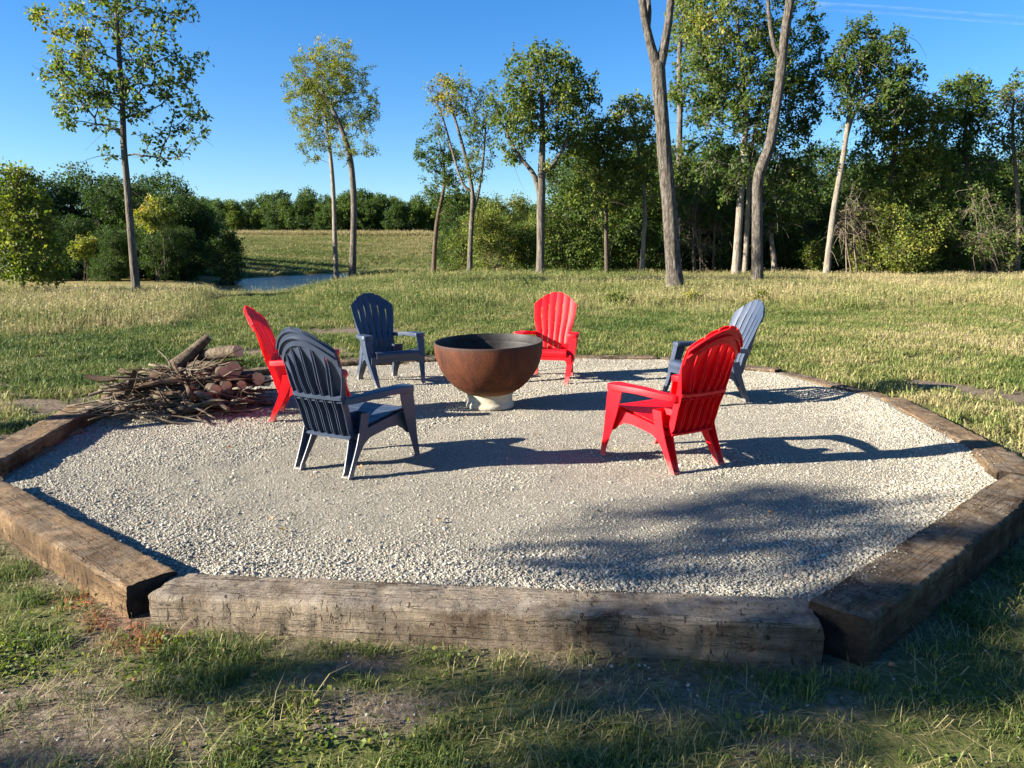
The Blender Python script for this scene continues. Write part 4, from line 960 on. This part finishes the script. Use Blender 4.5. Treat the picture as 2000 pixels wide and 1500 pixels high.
# bushes and thicket along the edge
BG = 'bushes at the foot of the wood'
bush('thicket_bush', 'bright yellow green willow thicket left of the broad oak', BG, 965, 470, 66, 72, 34.5, 120, 40, .085, 44, (.60, .10))
bush('thicket_bush', 'grey green rounded thicket between the two slim left trunks and the field', BG, 905, 475, 42, 58, 36, 70, 41, .085, 44, (.46, .10))
bush('thicket_bush', 'olive thicket right behind the broad oak trunk', BG, 1040, 465, 50, 76, 35, 100, 42, .09, 44, (.46, .11))
bush('thicket_bush', 'dark green thicket right of the broad oak trunk', BG, 1110, 455, 55, 85, 34.0, 110, 43, .10, 44, (.42, .12))
bush('thicket_bush', 'tall light thicket top behind the willow thicket', BG, 985, 415, 50, 40, 38, 60, 44, .09, 44, (.55, .10))
bush('low_bush', 'bright yellow green bush at the grass edge below the broad leafy tree', BG, 1768, 465, 80, 78, 31.5, 170, 45, .10, 42, (.60, .09))
bush('low_bush', 'leafy green bush at the grass edge right of the leaning pale trunk', BG, 1700, 455, 46, 85, 32.5, 100, 46, .10, 42, (.56, .12))
bush('low_bush', 'dull green bush at the grass edge below the rounded treetop', BG, 1850, 465, 50, 78, 33, 100, 47, .10, 42, (.50, .13), deadtw=40)
bush('dry_brush', 'brown tangle of bare twigs at the right edge under the half bare tree', BG, 1945, 450, 70, 95, 32, 110, 48, .10, 34, (.42, .14), 7, bark=M_TWIG, bare=.3, deadtw=80)
bush('dry_brush', 'hanging tangle of dead twigs right of the leaning pale trunk', BG, 1668, 420, 34, 60, 31.6, 40, 49, .09, 12, (.40, .2), 4, bark=M_TWIG, bare=.7, deadtw=90)
bush('dry_brush', 'shadowy tangle of twigs left of the tall dense tree', BG, 1370, 420, 50, 80, 34.5, 70, 50, .10, 24, (.22, .1), 6, bark=M_TWIG, bare=.5, deadtw=130)
bush('low_bush', 'mid green low bush left of the leaning pale trunk', BG, 1590, 490, 34, 46, 33.5, 60, 55, .10, 40, (.44, .12))
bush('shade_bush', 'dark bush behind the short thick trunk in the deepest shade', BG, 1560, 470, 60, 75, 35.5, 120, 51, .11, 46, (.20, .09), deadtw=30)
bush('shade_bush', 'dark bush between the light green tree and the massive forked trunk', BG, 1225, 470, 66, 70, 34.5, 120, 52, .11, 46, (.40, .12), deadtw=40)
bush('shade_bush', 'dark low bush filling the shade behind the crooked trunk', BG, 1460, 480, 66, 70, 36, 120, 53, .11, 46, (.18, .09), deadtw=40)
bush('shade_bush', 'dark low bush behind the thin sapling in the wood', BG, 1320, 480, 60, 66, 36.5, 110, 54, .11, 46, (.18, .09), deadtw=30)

# back rows: a few shapes, copied
def far_tree(name, seed, h, w, n, leaf, per, tint, label, cat, group, low=.12, sp=.34):
    r = np.random.default_rng(seed); tr = [(0, 0, -.2, h * .022), (r.normal(0, .1), 0, h * .3, h * .018), (r.normal(0, .2), 0, h * .6, h * .012), (0, 0, h * .92, h * .004)]
    e = [((r.normal(0, w * .16), r.normal(0, w * .16), h * z), (w * f, w * f, h * .18), int(n * f)) for z, f in ((low + .13, .44), (low + .33, .52), (.62, .48), (.84, .38))]
    e = [(c, r2, int(n2 * 1.9)) for c, r2, n2 in e]
    return build_tree(name, label, cat, group, (0, 0, 0), [tr], e, seed, leaf, per, sp, tint, None, M_BARKD, 3, .4, sides=7)
BACKL = 'dense dark tree in the back row of the wood'
bk = [far_tree('backwoods_tree', 70 + k, 7.0, 4.6, 120, .17, 46, (.22 + .05 * k, .11), BACKL, 'tree', 'back row of the wood', .04, .42) for k in range(3)]
def put(protos_, i, used, x, y, sc, rz, zoff=0.0):
    p = protos_[i % len(protos_)]
    o = p if i % len(protos_) not in used else copy_tree(p)
    used.add(i % len(protos_)); o.location = (x, y, float(terrain(x, y)) + zoff); o.rotation_euler = (0, 0, rz); o.scale = (sc, sc, sc); return o
used = set(); i = 0
for row, (Y, us) in enumerate([(39, range(1075, 2120, 88)), (44, range(1030, 2160, 95)), (51, range(900, 2200, 110))]):
    for u in us:
        if row < 2 and 1575 < u < 1640: top = 390
        else: top = 285 + 40 * rnd.random()
        if u < 1080: top = 400
        zt = at(u, top, Y)[2]; h = max(2.5, zt - .6); put(bk, i, used, at(u, 500, Y)[0], Y + rnd.uniform(-1.5, 1.5), h / 7.0, rnd.uniform(0, 6.28)); i += 1

# left clump beside the pond
LC = 'trees of the left clump beside the pond'
lt = [far_tree('pondside_tree', 80 + k, 8.0, 6.6, 170, .19, 48, (.08 + .05 * k, .11), 'x', 'tree', LC, .03, .46) for k in range(3)]
LPOS = [(25, 332, 50, 'tallest tree of the clump behind the sapling at the far left'), (110, 352, 52, 'dark tree of the clump just right of the sapling'), (200, 330, 56, 'broad domed tree behind the tall slender trunk'), (262, 352, 50, 'dark tree right behind the tall slender trunk'),
        (325, 342, 54, 'high rounded tree in the middle of the pond clump'), (345, 372, 49, 'dense dark tree second from the pond end of the clump'), (365, 392, 50, 'low dark tree at the pond end of the clump'), (150, 420, 46, 'shaded low tree in front of the clump left of the tall trunk'), (310, 430, 45, 'shaded low tree in front of the clump right of the tall trunk'), (70, 430, 46, 'shaded low tree behind the sapling'),
        (385, 388, 64, 'tree at the back of the pond clump, third from its right end'), (390, 394, 70, 'tree at the back of the pond clump, second from its right end'), (408, 400, 76, 'tree at the back of the pond clump, at its right end'),
        (362, 440, 47, 'lowest dark tree leaning over the pond bank'), (230, 440, 45, 'shaded low tree straight behind the tall slender trunk')]
used = set()
for k, (u, top, Y, lb) in enumerate(LPOS):
    x = at(u, 500, Y)[0]; h = at(u, top + 8, Y)[2] - float(terrain(x, Y)); o = put(lt, k, used, x, Y, h / 8.0 * 1.0, rnd.uniform(0, 6.28)); tag(o, lb)
for u, top, Y, lb in [(-70, 350, 52, 'a')]:
    x = at(u, 500, Y)[0]; o = put(lt, 1, used, x, Y, 1.0, rnd.uniform(0, 6.28)); tag(o, 'tree of the pond clump cut off by the left edge of the picture')
bush('autumn_tree', 'yellow orange turning treetop in the pond clump right of the tall trunk', LC, 308, 415, 44, 40, 43.5, 60, 90, .13, 40, (.62, .13), 3, yel(at(270, 395, 43.5), (.9, 3, .9), .3), .26, cat='tree')
bush('pond_bush', 'dark bush hanging over the left end of the pond', LC, 440, 505, 34, 52, 46, 80, 92, .13, 44, (.12, .10), 4, None, .26)
bush('yellow_bush', 'small dull yellow round bush in the shade of the pond clump', LC, 160, 480, 26, 24, 42, 40, 91, .11, 44, (.66, .08), 3, None, .2)

# distant row along the crest of the far field
FL = 'distant trees along the crest of the far field'
ft = [far_tree('distant_tree', 95 + k, 9.0, (6.2, 4.2, 7.2, 5.0)[k], (90, 70, 100, 80)[k], .34, 34, ((.20, .34, .28, .46)[k], .10), 'distant green tree in the row along the crest of the far field', 'tree', FL, (.0, .05, -.02, .1)[k], .55) for k in range(4)]
used = set(); i = 0
for row, Y in enumerate((156, 163, 171)):
    for u in range(330 + 12 * row, 960, 34):
        x = at(u + rnd.uniform(-8, 8), 500, Y)[0]; top = 420 - 32 * rnd.random() ** 1.4 - (12 if u > 540 else 0) - 4 * row; h = at(u, top, Y)[2] - float(terrain(x, Y))
        put(ft, i, used, x, Y + rnd.uniform(-2, 2), h / 9.0, rnd.uniform(0, 6.28)); i += rnd.choice((1, 1, 2, 3))

# trees outside the picture on the sun side whose shade falls over the foreground
def shade_tree(x, y, h, ells, seed, lb, per=40, sp=.28):
    g = float(terrain(x, y)); tr = [(x, y, g - .1, .16), (x + .1, y, g + h * .35, .13), (x - .1, y + .1, g + h * .65, .08), (x, y, g + h * .95, .02)]
    e = [((x + dx, y + dy, z), rd, n) for dx, dy, z, rd, n in ells]
    return build_tree('shade_tree', lb, 'tree', 'trees on the sunny side', (x, y, g), [tr], e, seed, .12, per, sp, (.4, .12), None, M_BARK, 3, .7, sides=10)
SX = -11.6
def over(x, y, n, rx=.30, ry=.20, rz=.22):     # a leaf clump up in the tree at SX, on the line from the sun to the ground at x, y
    L = (x - SX) / SUN_DIR[0]; return (0, y - L * SUN_DIR[1] + 1.75, L * math.tan(SUN_EL) - .08, (rx, ry, rz), n)
CL = [over(1.15, 3.26, 3, .4, .09, .18), over(1.0, 3.46, 1, .3, .05, .12), over(1.55, 3.66, 3, .4, .08, .20), over(2.05, 3.98, 3, .3, .08, .18), over(1.2, 4.05, 2, .3, .04, .2), over(1.8, 4.40, 2, .3, .05, .16),
      over(.35, 2.55, 3, .4, .05, .11), over(.8, 2.54, 4, .4, .06, .13), over(1.25, 2.52, 4, .4, .06, .14), over(1.75, 2.95, 3, .4, .08, .18), over(2.55, 3.55, 2, .3, .08, .18),
      over(-.55, 2.46, 2, .3, .03, .08), over(1.0, 2.22, 2, .3, .04, .10), over(1.9, 2.50, 2, .3, .05, .14), over(.3, 2.0, 1, .2, .04, .08), over(-1.35, 1.90, 3, .4, .06, .12), over(2.5, 2.95, 2, .4, .08, .2)]
shade_tree(SX, -1.75, 7.2, CL, 120, 'leafy tree left of the camera whose shade dapples the front timber', 46, .17)
x0, y0 = -11.4, 3.95; g = float(terrain(x0, y0))
build_tree('dead_snag', 'bare dead trunk left of the gravel pit casting one thin shadow', 'tree', None, (x0, y0, g), [[(x0, y0, g - .1, .13), (x0 + .05, y0, g + 1.8, .11), (x0 - .05, y0, g + 3.2, .10), (x0, y0, g + 4.2, .08)]], [], 122, sides=12)

# ------------------------------------------------------------------ grass
def tuft(seed, n, h, hv, spread, w, lean, heads=0.0, flat=0.0):
    r = np.random.default_rng(seed); V = []; Q = []; T = []; bvq = []; bvt = []; k = 0
    for i in range(n):
        a = r.uniform(0, 6.28); rr = spread * math.sqrt(r.random()); p = np.array([rr * math.cos(a), rr * math.sin(a), -0.01]); H = h * r.uniform(1 - hv, 1 + hv)
        az = r.uniform(0, 6.28); ln = abs(r.normal(0, lean)) + flat * r.random(); d = np.array([math.cos(az), math.sin(az), 0]); sd_ = np.array([-d[1], d[0], 0]); ww = w * r.uniform(.6, 1.3)
        m = p + d * H * ln * .35 + np.array([0, 0, H * .6]); t = p + d * H * ln + np.array([0, 0, H * max(.25, 1 - .45 * ln)])
        if r.random() < .5: sd_ = (sd_ + d * r.uniform(-1, 1)); sd_ /= np.linalg.norm(sd_)
        V += [p - sd_ * ww / 2, p + sd_ * ww / 2, m + sd_ * ww * .42, m - sd_ * ww * .42, t]; Q.append((k, k + 1, k + 2, k + 3)); T.append((k + 3, k + 2, k + 4)); b = r.random(); bvq.append(b); bvt.append(b); k += 5
        if r.random() < heads:
            e = t + d * .05 + np.array([0, 0, -.035]); mm = (t + e) / 2 + np.array([0, 0, .012]); hw = .009
            V += [t, mm + sd_ * hw, e, mm - sd_ * hw]; Q.append((k, k + 1, k + 2, k + 3)); bvq.append(1.0); k += 4
    me = mesh_arr('tuft', np.array(V), [np.array(Q), np.array(T)], False, {'bv': ('FACE', np.array(bvq + bvt))}); me.materials.append(M_GRASS); return me
def grass(name, x, y, protos_, smin_, smax_, tint, z=None, wid=1.0):
    n = len(x); z = terrain(x, y) if z is None else z; s = rng.uniform(smin_, smax_, n); rot = np.stack([rng.normal(0, .10, n), rng.normal(0, .10, n), rng.uniform(0, 6.28, n)], 1)
    return scatter(name, np.stack([x, y, z], 1), rot, np.stack([s * wid, s * wid, s], 1), rng.integers(0, len(protos_), n), tint, protos_)
def fan(n, y0, y1, smax_):
    """points over the wedge in view (a little wider than it)"""
    y = np.sqrt(rng.uniform(y0 * y0, y1 * y1, n)); return rng.uniform(-smax_, smax_, n) * y, y
def path_mask(x, y):   # mown strip that leads toward the pond
    c = -0.315 * y - 0.3 + (vnoise(y, y * 0, .2, 61) - .5) * 1.2; return 1 - sm(np.abs(x - c), .9, 1.7)
def tall_mask(x, y):
    s = x / y; y0 = np.interp(s, [-.8, -.45, -.3, -.2, .0, .25, .7], [12.0, 12.5, 14.5, 15, 15.5, 17.5, 17.5]) + (vnoise(x, y, .5, 62) - .5) * 6
    return sm(y, y0 - 2.2, y0 + 2.2) * (1 - .93 * path_mask(x, y) * (1 - sm(y, 23, 26)))
LAWN = [tuft(200 + k, 28, .055, .45, .05, .0036, .6, flat=.35) for k in range(6)]
LAWNF = [tuft(215 + k, 30, .060, .5, .07, .0065, .75, flat=.4) for k in range(5)]
TALL = [tuft(230 + k, 20, .24, .45, .12, .0070, .50, .22) for k in range(6)]
def build_grass():
    # close foreground and flanks
    x, y = fan(24000, 1.7, 5.0, 1.25); ok = ~in_poly(x, y) & (d_poly(x, y) > .25); x, y = x[ok], y[ok]
    dn = dirt_at(x, y); clump = sm(vnoise(x, y, 3.6, 71, 3), .44, .58); p = (1 - .97 * dn) * (.10 + .90 * clump); k = rng.uniform(0, 1, len(x)) < p; x, y, cl = x[k], y[k], clump[k]
    tint = np.clip(.22 + .42 * (vnoise(x, y, 1.7, 72, 3) - .4) + rng.normal(0, .10, len(x)) + .22 * (1 - cl), 0, 1)
    near_tie = d_poly(x, y) < .40; o = grass('lawn_grass', x, y, LAWN, .45, 1.15, tint)
    # dry thatch lying flat
    x, y = fan(5200, 1.7, 5.0, 1.25); ok = ~in_poly(x, y) & (d_poly(x, y) > .26); x, y = x[ok], y[ok]
    flatp = [tuft(250 + q, 12, .055, .5, .07, .0026, 1.6, flat=1.2) for q in range(4)]
    k = rng.uniform(0, 1, len(x)) < .25 + .6 * sm(vnoise(x, y, 2.0, 83, 3), .45, .6); grass('dry_thatch', x[k], y[k], flatp, .6, 1.3, np.clip(rng.normal(.66, .12, k.sum()), 0, 1))
    # lawn round the pit
    x, y = fan(76000, 4.6, 17.5, 1.02); ok = ~in_poly(x, y) & (d_poly(x, y) > .24); x, y = x[ok], y[ok]
    p = (1 - .9 * dirt_at(x, y)) * (1 - .8 * tall_mask(x, y)) * (.35 + .65 * sm(vnoise(x, y, 1.6, 73, 3), .3, .6)); k = rng.uniform(0, 1, len(x)) < p; x, y = x[k], y[k]
    tint = np.clip(.34 + 1.0 * (vnoise(x, y, .45, 74, 4) - .46) + .5 * (vnoise(x, y, 2.5, 75, 2) - .5) + rng.normal(0, .09, len(x)) + .16 * sm(x / y, .1, .5), 0, 1)
    grass('mown_grass', x, y, LAWNF, .8, 1.7, tint)
    # mown strip and short stuff further out
    x, y = fan(32000, 14, 27, 1.0); k = rng.uniform(0, 1, len(x)) < (1 - tall_mask(x, y)) * .9; x, y = x[k], y[k]
    grass('mown_strip_grass', x, y, LAWNF, 1.0, 1.9, np.clip(.30 + .5 * (vnoise(x, y, .5, 76, 3) - .5) + rng.normal(0, .08, len(x)), 0, 1), wid=1.3)
    # tall meadow
    x, y = fan(106000, 10.5, 33.5, 1.0); s = x / y
    p = tall_mask(x, y) * (.55 + .45 * sm(vnoise(x, y, .8, 77, 3), .3, .6)) * np.where((s > -.06), 1, 1 - sm(y, 27, 33)) * (1 - .7 * sm(s, -.37, -.34) * (1 - sm(s, -.25, -.22)) * sm(y, 21, 23)); k = rng.uniform(0, 1, len(x)) < p; x, y = x[k], y[k]; s = x / y
    tan_ = np.interp(s, [-.7, -.33, -.2, 0, .18, .3, .7], [.60, .54, .40, .34, .44, .53, .49]) + .75 * (vnoise(x, y, .33, 78, 4) - .5) + .35 * (vnoise(x, y, 1.4, 79, 3) - .5)
    tan_ = tan_ + .16 * sm(y, 19, 27) * (s > .15) - .10 * (1 - sm(y, 14, 19)) * (s > -.3)
    hs_ = (.45 + .55 * tall_mask(x, y)) * (.7 + .6 * vnoise(x, y, .7, 63, 3))
    grass('meadow_grass', x, y, TALL, .6 * hs_, 1.35 * hs_, np.clip(tan_ + rng.normal(0, .12, len(x)), 0, 1), wid=1.15)
    # far field: coarse tufts so the slope has a nap; golden weeds along its crest
    n = 26000; y = rng.uniform(56, 150, n); x = rng.uniform(-.42, .02, n) * y; z = terrain(x, y); k = z > ZP + .1
    grass('field_grass', x[k], y[k], LAWNF, 2.2, 5.0, np.clip(.49 + .6 * (vnoise(x[k] * .5, y[k], .15, 79, 3) - .5) + .0022 * (y[k] - 90) + rng.normal(0, .07, k.sum()), 0, 1), wid=2.2)
    n = 5200; y = rng.uniform(143, 152, n); x = rng.uniform(-.42, .02, n) * y
    grass('golden_weeds', x, y, TALL, 1.6, 3.0, np.clip(.72 + rng.normal(0, .08, n), 0, 1), wid=3.0)
    # paint-sprayed blades beside the left corner of the front timber
    r_ = np.concatenate([p + rng.normal(0, .045, (8, 2)) for p in PAINT]); d = d_poly(r_[:, 0], r_[:, 1]); r_ = r_[d > .25]
    sp = []
    for q in range(3):
        me = tuft(270 + q, 18, .05, .5, .05, .0045, .8, flat=.5); me.materials.clear(); me.materials.append(M_GRASSO); sp.append(me)
    grass('painted_grass', r_[:, 0], r_[:, 1], sp, .5, 1.0, rng.uniform(.3, 1, len(r_)))
build_grass()

# weeds: broad small leaves, in the left foreground and here and there in the meadow
def weed(seed, n, h, sp, leaf):
    r = np.random.default_rng(seed); C = np.stack([r.normal(0, sp, n), r.normal(0, sp, n), r.uniform(.1, 1, n) * h], 1); D = r.normal(0, 1, (n, 3)); D[:, 2] *= .35
    return leaves_mesh(C, D, leaf * r.uniform(.6, 1.3, n), r.uniform(.35, .7, n), M_LEAF, 'weed', .8)
x = np.concatenate([rng.normal(-1.75, .30, 80), rng.normal(-.62, .18, 26), rng.uniform(-2.2, 2.2, 40)]); y = np.concatenate([rng.normal(2.52, .16, 80), rng.normal(2.15, .12, 26), rng.uniform(1.8, 2.6, 40)])
k = (d_poly(x, y) > .3) & ~in_poly(x, y) & (dirt_at(x, y) < .5); x, y = x[k], y[k]; n = len(x)
scatter('clover_weeds', np.stack([x, y, terrain(x, y)], 1), np.stack([np.zeros(n), np.zeros(n), rng.uniform(0, 6.28, n)], 1), np.repeat(rng.uniform(.7, 1.3, n)[:, None], 3, 1), rng.integers(0, 4, n), np.full(n, .5), [weed(280 + q, 30, .035, .045, .016) for q in range(4)])
for u, v, ru, rv, lb, ti in [(1205, 588, 22, 12, 'low green weed in the meadow left of the massive forked trunk', .5), (1030, 560, 24, 10, 'small dark green weed in the tall grass above the red chair', .3), (1350, 585, 12, 10, 'yellow flowering weed at the foot of the massive forked trunk', .74), (1490, 582, 14, 8, 'small green weed behind the blue grey chair', .6)]:
    p = on_ground(u, v + rv); Yw = p[1]
    bush('meadow_weed', lb, 'weeds in the meadow', u, v, ru, rv, Yw, 12, int(u), .06, 30, (ti, .1), 3, None, .10, cat='weed')

# fallen leaves and spilled stones
def leafmesh(seed):
    r = np.random.default_rng(seed); n = 9; a = np.linspace(0, 2 * np.pi, n, endpoint=False); rad = .5 * (1 + .35 * np.cos(a * 3 + r.uniform(0, 6)) * r.uniform(.3, 1)); V = np.stack([rad * np.cos(a), rad * np.sin(a) * .65, .16 * np.cos(a * 2 + 1) + r.normal(0, .03, n)], 1)
    V = np.vstack([V, [[0, 0, .02]]]); F = np.array([(i, (i + 1) % n, n) for i in range(n)]); me = mesh_arr('leaf', V, [F]); me.materials.append(M_DRYLEAF); return me
m_ = NM('dry_leaf'); m_.bsdf(m_.ramp(m_.attr('tint', 'INSTANCER'), [(0, (.12, .06, .03)), (.5, (.30, .15, .065)), (.85, (.42, .30, .16)), (1, (.50, .34, .05))]), .8, None, .2); M_DRYLEAF = m_.m
x, y = fan(110, 1.8, 4.2, 1.0); k = (d_poly(x, y) > .28) | in_poly(x, y); x, y = x[k], y[k]; ins = in_poly(x, y); k = ~ins | (rng.uniform(0, 1, len(x)) < .15); x, y, ins = x[k], y[k], ins[k]
x2 = rng.uniform(-3.2, 3, 34); y2 = rng.uniform(3.4, 9, 34); k = in_poly(x2, y2); x = np.concatenate([x, x2[k]]); y = np.concatenate([y, y2[k]]); ins = in_poly(x, y); n = len(x)
scatter('fallen_leaves', np.stack([x, y, np.where(ins, gravel_z(x, y), terrain(x, y)) + .022], 1), np.stack([rng.normal(0, .4, n), rng.normal(0, .4, n), rng.uniform(0, 6.28, n)], 1), np.repeat(rng.uniform(.016, .036, n)[:, None], 3, 1), rng.integers(0, 5, n), rng.uniform(0, 1, n), [leafmesh(290 + q) for q in range(5)])
x, y = fan(2600, 1.8, 4.0, 1.1); k = ~in_poly(x, y) & (d_poly(x, y) > .25) & (rng.uniform(0, 1, len(x)) < .08 + .6 * dirt_at(x, y)); x, y = x[k], y[k]; sz = rng.uniform(.005, .022, len(x)) * rng.uniform(.5, 1, len(x))
stones('spilled_stones', x, y, terrain(x, y) + sz * .15, sz, np.clip(rng.normal(.6, .2, len(x)), 0, .95))

# crumbs of soil on the bare patches
m_ = NM('soil_crumb'); m_.bsdf(m_.ramp(m_.attr('tint', 'INSTANCER'), [(0, (.045, .032, .022)), (.6, (.16, .125, .09)), (1, (.30, .25, .19))]), .95, None, .1); SOILM = m_.m
cr = []
for q in range(4): me = ico_stone(140 + q); me.materials.clear(); me.materials.append(SOILM); cr.append(me)
x, y = fan(16000, 1.7, 4.2, 1.2); k = ~in_poly(x, y) & (d_poly(x, y) > .24) & (rng.uniform(0, 1, len(x)) < .25 + .75 * dirt_at(x, y)); x, y = x[k], y[k]; n = len(x); sz = .003 + .013 * rng.beta(1, 4, n)
scatter('soil_crumbs', np.stack([x, y, terrain(x, y) + sz * .1], 1), rng.uniform(0, 6, (n, 3)), np.repeat(sz[:, None], 3, 1), rng.integers(0, 4, n), rng.uniform(0, 1, n), cr)

n = 420; x = np.concatenate([rng.normal(-2.8, .55, 260), rng.uniform(-3.2, 3.1, 160)]); y = np.concatenate([rng.normal(6.55, .35, 260), rng.uniform(3.2, 9.3, 160)]); k = in_poly(x, y); x, y = x[k], y[k]; n = len(x); sz = rng.uniform(.006, .022, n)
scatter('bark_crumbs', np.stack([x, y, gravel_z(x, y) + sz * .35], 1), rng.uniform(0, 6, (n, 3)), np.stack([sz * 1.8, sz * .6, sz * .5], 1), rng.integers(0, 4, n), rng.uniform(0, .7, n), cr)

# gravel crumbs lying on the timbers
xs = []; ys = []; zs = []
for a, b_, w, zt, hh, kd, lb in TIES[:6]:
    a = np.array(a); b_ = np.array(b_); d = b_ - a; L = np.linalg.norm(d); d /= L; nn = np.array([d[1], -d[0]])
    if nn @ ((a + b_) / 2 - np.array([0, 6.6])) < 0: nn = -nn
    m = int(L * (150 if kd != 'tan' else 60)); t = rng.uniform(.02, .98, m); q = np.abs(rng.normal(0, .22, m)); ok = (q < .9) & (vnoise(t * L, q, 2.2, int(abs(a[0]) * 10) + 3, 2) > .5); q = q[ok]; t = t[ok]
    P = a + d * (t * L)[:, None] + nn * (q * w)[:, None]; xs.append(P[:, 0]); ys.append(P[:, 1]); zs.append(np.full(len(P), zt + .001))
xs = np.concatenate(xs); ys = np.concatenate(ys); zs = np.concatenate(zs); sz = .003 + .012 * rng.beta(1.1, 4.5, len(xs))
stones('gravel_crumbs', xs, ys, zs, sz, np.clip(rng.normal(.6, .2, len(xs)), 0, .95))

# faint contrail, very high and far
m_ = NM('contrail_vapour'); v = m_.coord(scale=(.004, .02, .02)); nz = m_.noise(v, 1.0, 5, .7)
tr_ = m_.n('BsdfTransparent'); df = m_.n('BsdfDiffuse'); df.inputs[0].default_value = (.9, .9, .9, 1); mx = m_.n('MixShader')
m_.l(m_.ramp(nz, [(.35, (.008, .008, .008)), (.7, (.06, .06, .06))]), mx.inputs[0]); m_.l(tr_.outputs[0], mx.inputs[1]); m_.l(df.outputs[0], mx.inputs[2]); m_.l(mx.outputs[0], m_.out.inputs[0])
b_ = MB(); pts = np.array([at(1590, 12, 9000), at(1760, 22, 9000), at(1900, 33, 9000), at(2010, 41, 9000), at(2300, 62, 9000)])
th = np.arange(10) * 2 * np.pi / 10; b_.rings(np.array([[p + np.array([0, 90 * math.cos(a), 40 * math.sin(a)]) for a in th] for p in crom(pts, 20)]))
tag(b_.build('contrail', m_.m), 'faint white contrail across the sky at the top right', 'contrail')
